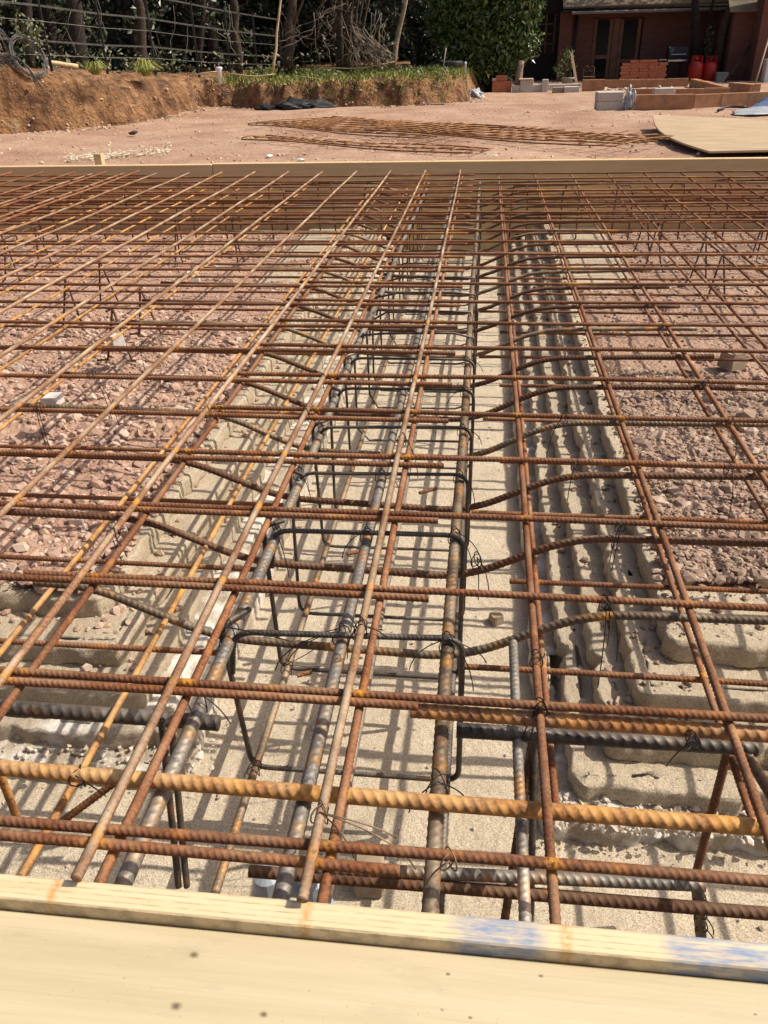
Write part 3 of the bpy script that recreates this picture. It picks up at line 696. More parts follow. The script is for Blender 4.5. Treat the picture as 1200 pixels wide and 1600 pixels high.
# tie wires on the sheets
for (px, py, tails, who) in ((945, 938, ((.004, -.13), (.025, -.09), (.012, -.07)), msr), (840, 1095, ((-.02, -.09), (-.01, -.08), (.02, -.06)), msr), (863, 1080, ((-.006, -.07),), msr), (1075, 1130, ((-.02, -.04),), msr), (745, 870, ((.005, -.08), (.02, -.06)), msr),
        (972, 828, ((.0, -.09), (-.01, -.06)), msr), (900, 725, ((-.01, -.06),), msr), (883, 657, ((-.03, -.09),), msr), (1082, 600, ((-.05, -.10),), msr), (1152, 657, ((.02, -.09),), msr), (1142, 737, ((.02, -.12),), msr), (845, 1025, ((.01, 0),), msr),
        (500, 1275, ((.07, -.03), (.09, -.05), (.03, -.05)), msl), (632, 690, ((.03, -.07), (.02, -.05)), msl), (575, 985, ((.03, -.03), (-.02, -.05)), msl), (178, 840, ((.0, -.05), (.02, -.03)), msl), (318, 655, ((.0, -.02),), msl), (130, 1200, ((.02, -.03),), msl),
        (232, 535, ((.0, -.10),), msl), (77, 630, ((-.01, -.12), (.01, -.10)), msl), (150, 585, ((.03, -.10), (.04, -.12)), msl), (700, 1395, ((-.02, -.03),), msr), (480, 640, ((-.02, -.04),), msl), (525, 605, ((.0, -.04),), msl)):
    c = P(px, py, 0); ls, rs = (rightX, rightY) if who is msr else (leftX, leftY); x_ = min(ls, key=lambda v: abs(v-c[0])); y_ = min(rs, key=lambda v: abs(v-c[1]))
    c = np.array([x_ if abs(x_-c[0]) < .04 else c[0], y_ if abs(y_-c[1]) < .05 else c[1], -.005 if who is msr else .005])
    if (px, py) == (130, 1200): c = np.array([float(P(130, 1200, -.03)[0]), .085, -.034])
    if (px, py) == (1075, 1130): c = np.array([float(P(1075, 1130, -.012)[0]), .1765, -.016])
    tie('tie_wire', tuple(c), who, r=.0095 if who is msr else .0105, tails=tails, mat=M['wire_rust'] if (px, py) in ((500, 1275), (700, 1395)) else None)

# small spacers
def block_spacer(px, py, z, s, label, mat, rz=.3):
    c = P(px, py, z); mb = MB()
    poly = [(-.5, -.42), (-.42, -.5), (.42, -.5), (.5, -.42), (.5, .42), (.42, .5), (-.42, .5), (-.5, .42)]
    R = lambda q, k: (c[0]+s*k*(q[0]*math.cos(rz)-q[1]*math.sin(rz)), c[1]+s*k*(q[0]*math.sin(rz)+q[1]*math.cos(rz)))
    n = 8; V = [(*R(q, 1), c[2]) for q in poly]+[(*R(q, .82), c[2]+s*.75) for q in poly]+[(*R(q, .35), c[2]+s*.72) for q in poly]
    F = [tuple(range(7, -1, -1))]+[(i, (i+1) % n, n+(i+1) % n, n+i) for i in range(n)]+[(n+i, n+(i+1) % n, 2*n+(i+1) % n, 2*n+i) for i in range(n)]+[tuple(range(2*n, 3*n))]
    mb.add(V, F); return tag(mb.build('concrete_spacer', mat), label, 'spacer', 'small spacers under the bars')
M['spacer'] = simple('pale_spacer', (.45, .42, .38), (.62, .59, .55), 60, .9, .3)
M['spacer_blue'] = simple('blue_grey_plastic', (.27, .31, .35), (.34, .38, .42), 30, .45, 0)
M['timber_grey'] = simple('weathered_and_shaded_block', (.25, .19, .13), (.36, .28, .2), 50, .85, .3)
block_spacer(303, 440, -.20, .055, 'small white spacer on the pink stones, left, farthest of the white ones', M['spacer'])
block_spacer(182, 540, -.20, .05, 'small white spacer under a mesh bar, left, middle of the white ones', M['spacer'], .8)
block_spacer(85, 640, -.20, .055, 'small white spacer under a mesh bar at the left, nearest of the white ones', M['spacer'], .1)
block_spacer(1142, 573, -.26, .065, 'dark grey spacer on the stones at the right', M['timber_grey'], .5)
block_spacer(775, 972, FLOOR, .028, 'brown chip of concrete on the trench floor right of the cage', M['timber_grey'], .5)
c0 = P(575, 1405, FLOOR); mb = MB(); mb.box((c0[0]-.022, c0[1], FLOOR), (c0[0]+.022, c0[1]+.045, FLOOR+.05), .004, rz=.1)
tag(mb.build('timber_block', M['timber_grey']), 'small grey timber block on the trench floor behind the near board', 'block')
c0 = P(455, 1392, -.40); mb = MB()
for s in (-1, 1): mb.lathe((c0[0]+s*.032, c0[1], -.452), [(.030, 0), (.032, .006), (.022, .012), (.020, .085), (.012, .09)], 14)
mb.box((c0[0]-.03, c0[1]-.012, -.40), (c0[0]+.03, c0[1]+.012, -.385), .003)
tag(mb.build('plastic_spacer', M['spacer_blue']), 'blue grey plastic spacer under the thick bars at the near board', 'spacer')

# ------------------------------------------------------------------ earth bank behind the site
ZL = lambda Y: np.clip(.47-.041*(Y-12.9), .15, .5)
def bank_top(X, Y):
    u = np.clip((X+7.2)/1.9, 0, 1); u = u*u*(3-2*u)
    return ZL(Y)*(1-u) + (.08+.012*np.clip(Y-17, 0, 20))*u
base = np.array([(-14, 5.5), (-9.5, 9.6)] + [tuple(P(x, y, G)[:2]) for x, y in ((0, 211), (60, 208), (100, 206), (143, 200), (200, 195), (267, 181), (313, 171))] +
                [(-5.72, 17.2), (-5.2, 17.35)] + [tuple(P(x, y, G)[:2]) for x, y in ((400, 170), (480, 169), (560, 168), (640, 166), (700, 163), (733, 159), (737, 150))] + [(-.1, 21.5), (.2, 26), (.2, 60)])
def sdist(X, Y):
    d = np.full(X.shape, 1e9)
    for a, b in zip(base[:-1], base[1:]):
        ab = b-a; t = np.clip(((X-a[0])*ab[0]+(Y-a[1])*ab[1])/(ab@ab), 0, 1)
        d = np.minimum(d, np.hypot(X-a[0]-t*ab[0], Y-a[1]-t*ab[1]))
    poly = np.r_[base, [(-60, 60), (-60, 5.5)]]; ins = np.zeros(X.shape, bool)
    for (x0, y0), (x1, y1) in zip(poly, np.roll(poly, -1, 0)):
        c = ((y0 > Y) != (y1 > Y)) & (X < (x1-x0)*(Y-y0)/((y1-y0) or 1e-9)+x0); ins ^= c
    return np.where(ins, d, -d)
def bank_z(X, Y):
    d = sdist(X, Y)+.16*fbm(X*1.7, Y*1.7, 71)+.09*fbm(X*6, Y*6, 72)
    u = np.clip(d/.27, 0, 1); u = np.where(u < .25, u*.8, .2+(u-.25)*1.0667); u = 1-np.clip(1-u, 0, 1)**1.7
    z = G-.05+u*(bank_top(X, Y)-G+.05)+(.08*fbm(X*3.3, Y*3.3, 73)+.085*fbm(X*9, Y*9, 74, 3))*np.clip(d/.1, 0, 1)*np.clip(1.4-np.abs(d-.25)*1.2, .4, 1)
    return np.where(d < -.02, G-.3, z)
def heightfield(name, xs, ys, mat):
    X, Y = np.meshgrid(xs, ys); Z = bank_z(X, Y); n = len(xs)
    V = np.stack([X, Y, Z], -1).reshape(-1, 3); zz = Z.ravel(); j, i = np.meshgrid(np.arange(len(ys)-1), np.arange(n-1), indexing='ij')
    F = np.stack([j*n+i, j*n+i+1, (j+1)*n+i+1, (j+1)*n+i], -1).reshape(-1, 4)
    F = F[(zz[F] > G-.25).any(1)]
    return tag(mk(name, V, F, mat, smooth=True), kind='structure')
heightfield('earth_bank', np.r_[np.arange(-40, -12, 1.0), np.arange(-12, -8, .2), np.arange(-8, .3, .045)], np.r_[np.arange(5.5, 10, .2), np.arange(10, 21, .05), np.arange(21, 26, .25), np.arange(26, 60, 1.5)], M['soil'])
M['clod'] = stone_mat('earth_clods', [(.16, .085, .045), (.30, .17, .085), (.40, .25, .14), (.46, .34, .24)])
N = 2600; seg = RNG.integers(2, len(base)-4, N); u = RNG.uniform(0, 1, N)[:, None]; q = base[seg]*(1-u)+base[seg+1]*u
q = q+RNG.normal(0, 1, (N, 2))*np.array([.16, .16])+np.array([.03, -.1]); s = .006+.034*RNG.uniform(0, 1, N)**5
V, F, T = rocks(N, q[:, 0], q[:, 1], np.maximum(bank_z(q[:, 0], q[:, 1]), G)+s*.1, s, 1)
tag(mk('earth_clods', V, F, M['clod'], None, False, {'tone': T}), kind='stuff')
M['site_stone'] = stone_mat('site_stone', [(.30, .18, .12), (.42, .28, .20), (.50, .37, .28), (.6, .5, .42)])
N = 5200; y = 5.5+13*RNG.uniform(0, 1, N)**1.2; x = RNG.uniform(-.62, .42, N)*y*1.05; s = .004+.022*RNG.uniform(0, 1, N)**4
k = sdist(x, y) < 0; x, y, s = x[k], y[k], s[k]
V, F, T = rocks(len(x), x, y, G+.05*fbm(x*.8, y*.8, 3)+.022*fbm(x*4, y*4, 5)+s*.2, s, 1)
tag(mk('site_stones', V, F, M['site_stone'], None, False, {'tone': T}), kind='stuff')

# ------------------------------------------------------------------ foliage
def leaf_mat(name, c1, c2, rough=.45, trans=.0):
    m, t, b = new_mat(name); at = t.nodes.new('ShaderNodeAttribute'); at.attribute_name = 'tone'
    t.links.new(ramp(t, at.outputs['Fac'], [(.1, c1), (.9, c2)]), b.inputs['Base Color']); b.inputs['Roughness'].default_value = rough
    return m
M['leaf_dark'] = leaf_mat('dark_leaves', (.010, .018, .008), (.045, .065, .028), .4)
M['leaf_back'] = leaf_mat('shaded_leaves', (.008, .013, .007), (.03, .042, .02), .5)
M['leaf_laurel'] = leaf_mat('laurel_leaves', (.03, .06, .014), (.12, .19, .055), .25)
M['leaf_pale'] = leaf_mat('pale_leaves', (.06, .075, .03), (.20, .21, .12), .5)
M['grass'] = leaf_mat('grass_blades', (.15, .18, .03), (.36, .37, .09), .6)
M['weed'] = leaf_mat('weed_leaves', (.05, .075, .02), (.16, .20, .06), .5)
M['bark'] = simple('dark_bark', (.014, .011, .009), (.045, .033, .024), 14, .9, .9, 30, .03)
M['bark_pale'] = simple('pale_bark', (.16, .12, .08), (.32, .26, .18), 10, .85, .6, 30, .02)
M['bark_mid'] = simple('brown_bark', (.032, .023, .015), (.085, .058, .036), 12, .9, .9, 30, .02)
M['twig'] = simple('dry_twigs', (.13, .10, .07), (.28, .23, .17), 8, .8, 0)
M['straw'] = simple('straw_stick', (.45, .33, .17), (.6, .48, .29), 8, .8, 0)
def leaves(pts, size, mat, name, parent=None, aspect=.45, down=.0, kind=None, tone=None):
    n = len(pts); d = RNG.normal(size=(n, 3)); d[:, 2] -= down; d /= np.linalg.norm(d, axis=1)[:, None]
    a = RNG.normal(size=(n, 3)); w = np.cross(d, a); w /= np.linalg.norm(w, axis=1)[:, None]+1e-9; nn = np.cross(d, w)
    s = (size*RNG.uniform(.6, 1.3, n))[:, None]
    V = np.stack([pts-d*s*.5, pts+w*s*aspect*.5+nn*s*.08, pts+d*s*.5, pts-w*s*aspect*.5+nn*s*.08], 1).reshape(-1, 3)
    F = np.arange(4*n).reshape(n, 4); T = np.repeat(RNG.uniform(0, 1, n) if tone is None else tone, 4)
    o = mk(name, V, F, mat, parent, False, {'tone': T})
    if kind: o['kind'] = kind
    return o
def clumps(n, blobs, shell=.55):
    """points through a set of ellipsoid clumps (x, y, z, rx, ry, rz), denser towards the outside of each"""
    b = np.array(blobs, float); w = (b[:, 3]*b[:, 4]*b[:, 5])**.67; k = RNG.choice(len(b), n, p=w/w.sum())
    d = RNG.normal(size=(n, 3)); d /= np.linalg.norm(d, axis=1)[:, None]; r = (shell+(1-shell)*RNG.uniform(0, 1, n)**.7)*(1+.15*RNG.normal(size=n))
    return b[k, :3]+d*r[:, None]*b[k, 3:]
def crooked(a, b, k=8, amp=.04):
    a = np.array(a, float); b = np.array(b, float); t = np.linspace(0, 1, k)[:, None]; p = a+(b-a)*t
    p[1:-1] += RNG.normal(0, amp, (k-2, 3))*np.array([1, 1, .3]); return p
def gz(x, y): return float(bank_z(np.array([x]), np.array([y]))[0])
def big_tree(x, y, h, r, low, n, size, label, mat=None, group=None, trunk_r=.16, name='evergreen_tree', cat='tree', bark='bark'):
    z = max(gz(x, y), G); t = empty(name, (x, y, z), label, cat, group); mb = MB()
    top = (x+RNG.uniform(-.3, .3), y, z+h*.9); tp = crooked((x, y, z-.1), top, 9, .05); mb.tube(tp, np.linspace(trunk_r, trunk_r*.3, 9), 9)
    bl = []
    for k in range(16):
        a = RNG.uniform(0, 2*math.pi); zz = z+low+(h-low)*(k+.5)/16; rr = r*(.35+.65*math.sin(math.pi*min(1, .25+.75*(1-(k/16)))))
        q = np.array([x+rr*.6*math.cos(a), y+rr*.6*math.sin(a), zz]); bl.append((*q, rr*.6, rr*.6, rr*.45))
        s = np.array([np.interp(zz-.3, tp[:, 2], tp[:, c]) for c in range(3)]); mb.tube(crooked(s, q, 5, .04), np.linspace(trunk_r*.3, .012, 5), 6)
    for k in range(6): bl.append((x+RNG.uniform(-r, r)*.8, y-r*RNG.uniform(.3, .9), z+.3+.42*k, .5, .4, .4))
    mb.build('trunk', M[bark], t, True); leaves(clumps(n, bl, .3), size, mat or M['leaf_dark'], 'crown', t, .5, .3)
    return t
lab = 'dark shaded evergreen tree behind the metal fence'
for i, (px_, Y) in enumerate(((-40, 21), (25, 24), (95, 20.5), (150, 25), (215, 22.5), (285, 25.5), (335, 23.5), (395, 26), (470, 27), (540, 27.5), (600, 26), (650, 25.5))):
    q = PY(px_, 100, Y)
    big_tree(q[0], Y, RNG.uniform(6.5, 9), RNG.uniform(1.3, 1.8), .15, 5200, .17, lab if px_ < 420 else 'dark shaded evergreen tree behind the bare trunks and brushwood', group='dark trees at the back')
# deep wood behind, one mass
n = 26000; p_ = np.c_[RNG.uniform(-26, 4, n), RNG.uniform(29, 32, n), -.4+8*RNG.uniform(0, 1, n)**1.2]
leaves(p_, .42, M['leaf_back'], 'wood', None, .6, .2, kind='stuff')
# bare trunks in the gloom behind the fence
for i, (x0, y0, x1, y1, r, Y) in enumerate(((45, 100, 30, -60, .10, 17.5), (120, 100, 108, -60, .20, 19.5), (225, 105, 214, -60, .11, 19.5), (372, 108, 366, -60, .10, 20.5), (310, 105, 318, -40, .07, 20))):
    a = PY(x0, y0, Y); b = PY(x1, y1, Y); mb = MB(); p_ = crooked(a-np.array([0, 0, .15]), b+(b-a)*.6, 9, .03); mb.tube(p_, np.linspace(r, r*.6, 9), 10)
    for k in (3, 5, 6): mb.tube(crooked(p_[k], p_[k]+np.array([RNG.uniform(-.8, .8), RNG.uniform(-.4, .4), RNG.uniform(.2, .7)]), 5, .04), np.linspace(.03, .006, 5), 5)
    t = empty('bare_tree', a, ('slender dark trunk at the far left behind the leafy shrub', 'thick dark trunk standing behind the left end of the fence', 'rough brown trunk behind the middle of the fence', 'brown trunk at the right end of the fence', 'thin dark trunk behind the right half of the fence')[i], 'tree')
    mb.build('trunk', M['bark_mid'] if i in (2, 3) else M['bark'], t, True)

# ------------------------------------------------------------------ estate fence
fp = [(-75, 101, 11.2), (80, 105, 12.9), (167, 107, 14.6), (242, 106, 16.3), (310, 110, 18.0), (360, 112, 19.7), (402, 112, 21.4), (440, 112, 23.1)]
M['fence'] = simple('weathered_fence_paint', (.012, .011, .012), (.035, .03, .028), 20, .6, .2)
M['rail'] = simple('dull_grey_rail', (.035, .033, .03), (.075, .07, .064), 14, .6, .2)
M['bright_wire'] = simple('bright_wire', (.25, .25, .24), (.4, .4, .38), 20, .4, 0, metallic=.5)
pb = [PY(x, y, Y) for x, y, Y in fp]
fence = empty('metal_fence', pb[1], 'dark metal estate fence with flat grey rails and bright wires along the bank', 'fence')
for q in pb:
    mb = MB(); mb.box((q[0]-.022, q[1]-.008, q[2]-.35), (q[0]+.022, q[1]+.008, q[2]+1.22), .003); mb.build('post', M['fence'], fence)
for h, r in ((1.17, .014), (.80, .014), (.345, .013)):
    for a, b in zip(pb[:-1], pb[1:]):
        mb = MB(); A = a+np.array([0, -.012, h]); B = b+np.array([0, -.012, h]); V = []
        for e in (A, B): V += [e+np.array([0, -.004, -r]), e+np.array([0, .004, -r]), e+np.array([0, .004, r]), e+np.array([0, -.004, r])]
        mb.add(V, [(3, 2, 1, 0), (4, 5, 6, 7)]+[(i, (i+1) % 4, 4+(i+1) % 4, 4+i) for i in range(4)]); mb.build('rail', M['rail'], fence)
for h in (.60, .16):
    mb = MB(); mb.tube([q+np.array([0, -.014, h]) for q in pb], .004, 6); mb.build('wire', M['bright_wire'], fence)

# pale leafy shrub at the far left and the coils of wire
q = PY(8, 95, 12.4); t = empty('leafy_shrub', q, 'pale leafy shrub at the far left end of the fence', 'shrub'); mb = MB()
for k in range(7): mb.tube(crooked(q-np.array([0, 0, .1]), q+np.array([RNG.uniform(-.5, .35), RNG.uniform(-.2, .2), RNG.uniform(.5, 1.1)]), 6, .04), np.linspace(.014, .004, 6), 5)
mb.build('stem', M['bark_pale'], t, True)
leaves(clumps(1500, [(q[0]-.35+.25*k, q[1]+RNG.uniform(-.15, .15), q[2]+.35+.28*(k % 3), .26, .25, .24) for k in range(4)]+[(q[0]-.5, q[1], q[2]+1.0, .4, .3, .3)], .2), .075, M['leaf_pale'], 'foliage', t, .5)
M['coil'] = simple('grey_cable', (.05, .05, .05), (.2, .19, .18), 20, .5, 0)
def coil(cx, cy, Y, rw, rh, n, tilt, label):
    c = PY(cx, cy, Y); mb = MB()
    for k in range(n):
        a = np.linspace(0, 2*math.pi, 30)+RNG.uniform(0, 1); sx = rw*RNG.uniform(.72, 1.12); sz = rh*RNG.uniform(.78, 1.08)
        x = sx*np.cos(a); z = sz*np.sin(a)
        mb.tube(np.c_[c[0]+x*math.cos(tilt)-z*math.sin(tilt)+RNG.uniform(-.02, .02), c[1]+.15*np.cos(a)+RNG.uniform(-.04, .04)+0*a, c[2]+x*math.sin(tilt)+z*math.cos(tilt)], .0055, 5, False)
    tag(mb.build('cable_coil', M['coil'], None, True), label, 'cable coil', 'coils of grey cable')
coil(46, 88, 12.3, .17, .30, 7, .5, 'upright coil of grey cable leaning on the fence at the left')
coil(0, 82, 12.2, .12, .34, 6, .1, 'coil of grey cable cut by the left edge of the photo')
q = PY(40, 108, 12.0); mb = MB()
for k in range(4): mb.tube(fillet([q+np.array([-.5, 0, .04+.03*k]), q+np.array([-.1, -.1, .14+.02*k]), q+np.array([.12, -.15, .05]), q+np.array([.22+.03*k, -.2, -.25])], .2, 6), .006, 5)
tag(mb.build('loose_cable', M['coil'], None, True), 'loose cable ends trailing over the edge of the bank below the coil', 'cable')
a, b = PY(72, 97, 12.9), PY(122, 104, 13.2); mb = MB(); mb.tube(crooked(a, b, 6, .008), .035, 8)
tag(mb.build('log', M['straw'], None, True), 'pale log lying at the foot of the fence', 'log')

# ------------------------------------------------------------------ grass and weeds on the bank
n = 24000; x = RNG.uniform(-5.6, -.35, n); y = RNG.uniform(16.6, 21.5, n); d = sdist(x, y)
k = (d > .13+.12*vnoise(x*3, y*3, 5)) & (vnoise(x*1.3, y*1.3, 91)+vnoise(x*5, y*5, 92)*.6 > -.22-.5*np.exp(-(d-.5)**2/.2)); x, y = x[k], y[k]; n = len(x); z = bank_z(x, y)
h = .03+.09*RNG.uniform(0, 1, n)**2*(1+.8*vnoise(x*1.1, y*1.1, 93)); w = .012; a = RNG.uniform(0, 6.28, n); dx, dy = np.cos(a), np.sin(a); l = RNG.uniform(-.06, .06, (n, 2))
V = np.stack([np.c_[x-dx*w, y-dy*w, z-.01], np.c_[x+dx*w, y+dy*w, z-.01], np.c_[x+l[:, 0]+dx*w*.4, y+l[:, 1], z+h], np.c_[x+l[:, 0]-dx*w*.4, y+l[:, 1], z+h*.97]], 1).reshape(-1, 3)
tag(mk('grass', V, np.arange(4*n).reshape(n, 4), M['grass'], None, False, {'tone': np.repeat(RNG.uniform(0, 1, n), 4)}), kind='stuff')
n = 1300; x = RNG.uniform(-5.2, -.5, n); y = 17+RNG.uniform(0, 1, n)*4; k = sdist(x, y) > .3; x, y = x[k], y[k]
leaves(np.c_[x, y, bank_z(x, y)+RNG.uniform(.02, .13, len(x))], .075, M['weed'], 'ground_cover', None, .6, 0, kind='stuff')
def tuft(px_, py_, Y, n, h, label):
    q = PY(px_, py_, Y); V = []; T = []
    for i in range(n):
        a = RNG.uniform(0, 6.28); ln = RNG.uniform(.5, 1)*h; sp = RNG.uniform(.1, 1.15)*h; w = .006; d = np.array([math.cos(a), math.sin(a), 0]); e = np.array([-d[1], d[0], 0])
        b = q+d*RNG.uniform(0, .06); V += [b-e*w, b+e*w, b+d*sp*.5+e*w*.7+np.array([0, 0, ln*.8]), b+d*sp*.5-e*w*.7+np.array([0, 0, ln*.8]), b+d*sp+np.array([0, 0, ln*.42])+e*.002, b+d*sp+np.array([0, 0, ln*.42])-e*.002]; T += [RNG.uniform()]*6
    F = []
    for i in range(n): F += [(6*i, 6*i+1, 6*i+2, 6*i+3), (6*i+3, 6*i+2, 6*i+4, 6*i+5)]
    tag(mk('grass_tuft', V, np.array(F), M['grass'], None, False, {'tone': T}), label, 'grass tuft', 'tufts on the bank edge')
tuft(150, 117, 12.9, 130, .24, 'green grass tuft on the bank edge below the second fence post')
tuft(229, 119, 14.45, 230, .34, 'larger bright green grass tuft hanging over the bank edge, right of the other')

# ------------------------------------------------------------------ trees and brush in front of the wood
def stems(name, Y, px_list, r, label, cat, mat, extra=0, part='trunk', leavesn=0):
    a0 = PY(*px_list[0][:2], Y); t = empty(name, a0, label, cat); mb = MB()
    for (x0, y0, x1, y1, rr) in px_list:
        a = PY(x0, y0, Y); b = PY(x1, y1, Y); b = b+(b-a)*.5+np.array([0, RNG.uniform(-.2, .2), 0]); p_ = crooked(a-np.array([0, 0, .12]), b, 9, .006+.25*rr); mb.tube(p_, np.linspace(rr, rr*.6, 9), 9)
        for k in range(extra):
            s = p_[RNG.integers(2, 8)]; mb.tube(crooked(s, s+np.array([RNG.uniform(-.7, .7), RNG.uniform(-.4, .3), RNG.uniform(.1, .8)]), 6, .04), np.linspace(.012, .004, 6), 5)
    mb.build(part, M[mat], t, True)
    if leavesn: leaves(clumps(leavesn, [(a0[0]+RNG.uniform(-.8, .8), Y+RNG.uniform(-.3, .6), a0[2]+RNG.uniform(.3, 2.6), .4, .4, .35) for k in range(10)], .1), .10, M['leaf_dark'], 'foliage', t)
    return t
stems('sapling', 17.4, [(424, 112, 437, -8, .028)], .02, 'single pale sapling stem standing at the bank edge', 'sapling', 'straw')
stems('tree', 18.6, [(452, 105, 456, -20, .115), (432, 108, 478, -20, .03)], .1, 'brown tree trunk with a thin stem leaning across it, left of the brushwood', 'tree', 'bark_mid', 5)
stems('coppiced_tree', 18.8, [(528+3*i, 108, 516+9*i, -20, .03+.025*(i in (2, 3))) for i in range(8)], .05, 'many stemmed tree with a broad foot behind the brushwood pile', 'tree', 'bark_mid', 3)
stems('birch_tree', 19.4, [(612, 100, 634, -8, .062)], .05, 'pale slanting birch trunk left of the big laurel', 'tree', 'bark_pale', 2)
t0 = PY(575, 104, 18.2); mb = MB()
for k in range(60):
    s = PY(RNG.uniform(540, 612), RNG.uniform(98, 107), 18.2+RNG.uniform(-.3, .4)); e = PY(RNG.uniform(525, 620), RNG.uniform(15, 85), 18.2+RNG.uniform(-.4, .5))
    if k > 34: s = PY(RNG.uniform(545, 575), RNG.uniform(40, 75), 18.1); e = PY(RNG.uniform(590, 622), RNG.uniform(80, 105), 18.0)
    mb.tube(crooked(s, e, 6, .05), np.linspace(.011, .004, 6), 5)
tag(mb.build('brushwood', M['twig'], None, True), 'heap of bare cut branches leaning together on the grass', 'brushwood')
t0 = PY(480, 60, 18); mb = MB()
for (x0, y0, x1, y1) in ((435, 65, 490, 46), (440, 75, 480, 56), (480, 58, 500, 20), (505, 55, 520, 105), (512, 25, 525, 65), (495, 30, 540, 5), (470, 40, 445, 55), (490, 20, 500, 100)):
    mb.tube(crooked(PY(x0, y0, 18.1), PY(x1, y1, 18.3), 7, .03), np.linspace(.011, .004, 7), 5)
for k in range(40):
    s = PY(RNG.uniform(440, 525), RNG.uniform(5, 100), 18.4); mb.tube(crooked(s, s+np.array([RNG.uniform(-.4, .4), .1, RNG.uniform(-.1, .5)]), 5, .03), .004, 4)
tag(mb.build('bare_shrub', M['twig'], None, True), 'thin bare shrub of pale twigs between the two brown trunks', 'shrub')
mb = MB()
for k in range(16):
    s = PY(RNG.uniform(60, 420), RNG.uniform(60, 106), 17+RNG.uniform(-1, 4)); mb.tube(crooked(s, s+np.array([RNG.uniform(-.35, .35), .1, RNG.uniform(.2, .9)]), 5, .04), np.linspace(.008, .003, 5), 4)
tag(mb.build('undergrowth', M['twig'], None, True), kind='stuff')
n = 1500; x = RNG.uniform(-11, -4, n); y = RNG.uniform(14.5, 21, n); k = sdist(x, y) > .9; x, y = x[k], y[k]
leaves(np.c_[x, y, bank_z(x, y)+RNG.uniform(0, .55, len(x))**1.3], .10, M['leaf_pale'], 'undergrowth', None, .5, 0, kind='stuff')

def bush(name, Y, blobs_px, n, size, label, mat, cat='bush', stems_px=(), ground=G, bark='bark'):
    """blobs_px: (px, py, radius in photo pixels)"""
    c0 = PY(blobs_px[0][0], 118, Y); t = empty(name, (c0[0], Y, ground), label, cat); bl = []
    for (x, y, r) in blobs_px:
        q = PY(x, y, Y); rr = np.linalg.norm(PY(x+r, y, Y)-q); bl.append((*q, rr, rr*.9, rr))
    mb = MB()
    for k in range(9):
        b = bl[k % len(bl)]; mb.tube(crooked((c0[0]+RNG.uniform(-.3, .3), Y, ground-.1), b[:3], 7, .05), np.linspace(.05, .012, 7), 6)
    mb.build('stem', M[bark], t, True); leaves(clumps(n, bl, .45), size, M[mat], 'foliage', t, .45, .6); return t
bush('laurel_bush', 21.2, [(770, 60, 45), (730, 30, 45), (740, 85, 30), (800, 20, 46), (815, 65, 30), (760, -10, 60), (822, -10, 34), (700, 5, 40), (790, 100, 24), (765, 110, 22), (710, 65, 28), (690, 40, 25), (828, 30, 18), (800, -60, 70), (740, -70, 70)], 19000, .14, 'big glossy green laurel bush beside the house', 'leaf_laurel')
bush('dark_shrub', 22.5, [(668, 40, 34), (672, 85, 26), (650, 10, 34), (700, 100, 22)], 3800, .13, 'dark shaded shrub behind the black plastic tub', 'leaf_dark')
M['pale_bark_root'] = M['bark_pale']
a = PY(806, 130, 20.9); mb = MB(); mb.tube(crooked(a+np.array([0, 0, -.25]), PY(815, 95, 20.9), 5, .02), np.linspace(.10, .07, 5), 8)
tag(mb.build('tree_stump', M['bark_pale'], None, True), 'pale stub of trunk at the right foot of the laurel', 'tree stump')

# ------------------------------------------------------------------ things lying about the far site
def mid(x, y, Y): return PY(x, y, Y)
def pxbox(mb, x0, y0, x1, y1, Y, depth, bev=.006, rz=0, z0=None):
    """box whose camera-side face fills the given photo rectangle at distance Y"""
    xm, ym = (x0+x1)/2, (y0+y1)/2; l = PY(x0, ym, Y)[0]; r = PY(x1, ym, Y)[0]; zt = PY(xm, y0, Y)[2]; zb = PY(xm, y1, Y)[2] if z0 is None else z0
    return mb.box((l, Y, zb), (r, Y+depth, zt), bev, rz)
def brick_mat(name, c1, c2, mortar, bw=.225, bh=.075, msize=.01, bstr=.6):
    m, t, b = new_mat(name); p = pos(t); sep = t.nodes.new('ShaderNodeSeparateXYZ'); t.links.new(p, sep.inputs[0])
    cb = t.nodes.new('ShaderNodeCombineXYZ'); t.links.new(mth(t, 'ADD', sep.outputs['X'], sep.outputs['Y']), cb.inputs[0]); t.links.new(sep.outputs['Z'], cb.inputs[1])
    br = t.nodes.new('ShaderNodeTexBrick'); t.links.new(cb.outputs[0], br.inputs['Vector'])
    for k, v in (('Color1', (*c1, 1)), ('Color2', (*c2, 1)), ('Mortar', (*mortar, 1))): br.inputs[k].default_value = v
    br.inputs['Scale'].default_value = 1; br.inputs['Brick Width'].default_value = bw; br.inputs['Row Height'].default_value = bh; br.inputs['Mortar Size'].default_value = msize; br.inputs['Bias'].default_value = 0
    col = mix(t, mth(t, 'MULTIPLY', noise(t, p, 6, 6), .6), br.outputs['Color'], tuple(v*.5 for v in c1))
    t.links.new(col, b.inputs['Base Color']); b.inputs['Roughness'].default_value = .9
    n = bump(t, b, br.outputs['Fac'], -bstr, .006); bump(t, b, noise(t, p, 90, 5), .3, .003, n); return m
M['brick'] = brick_mat('dark_red_brick', (.20, .072, .046), (.14, .052, .037), (.14, .10, .075))
M['brick_new'] = brick_mat('new_red_brick', (.40, .13, .075), (.31, .10, .06), (.2, .1, .07), .215, .068, .006)
M['brick_loose'] = simple('orange_brick', (.40, .12, .06), (.50, .20, .11), 22, .9, .4, 80)
M['clay'] = simple('brown_clay_block', (.29, .145, .075), (.42, .225, .12), 9, .9, .5, 60)
M['cblock'] = simple('grey_concrete_block', (.42, .385, .34), (.54, .505, .455), 26, .95, .6, 120)
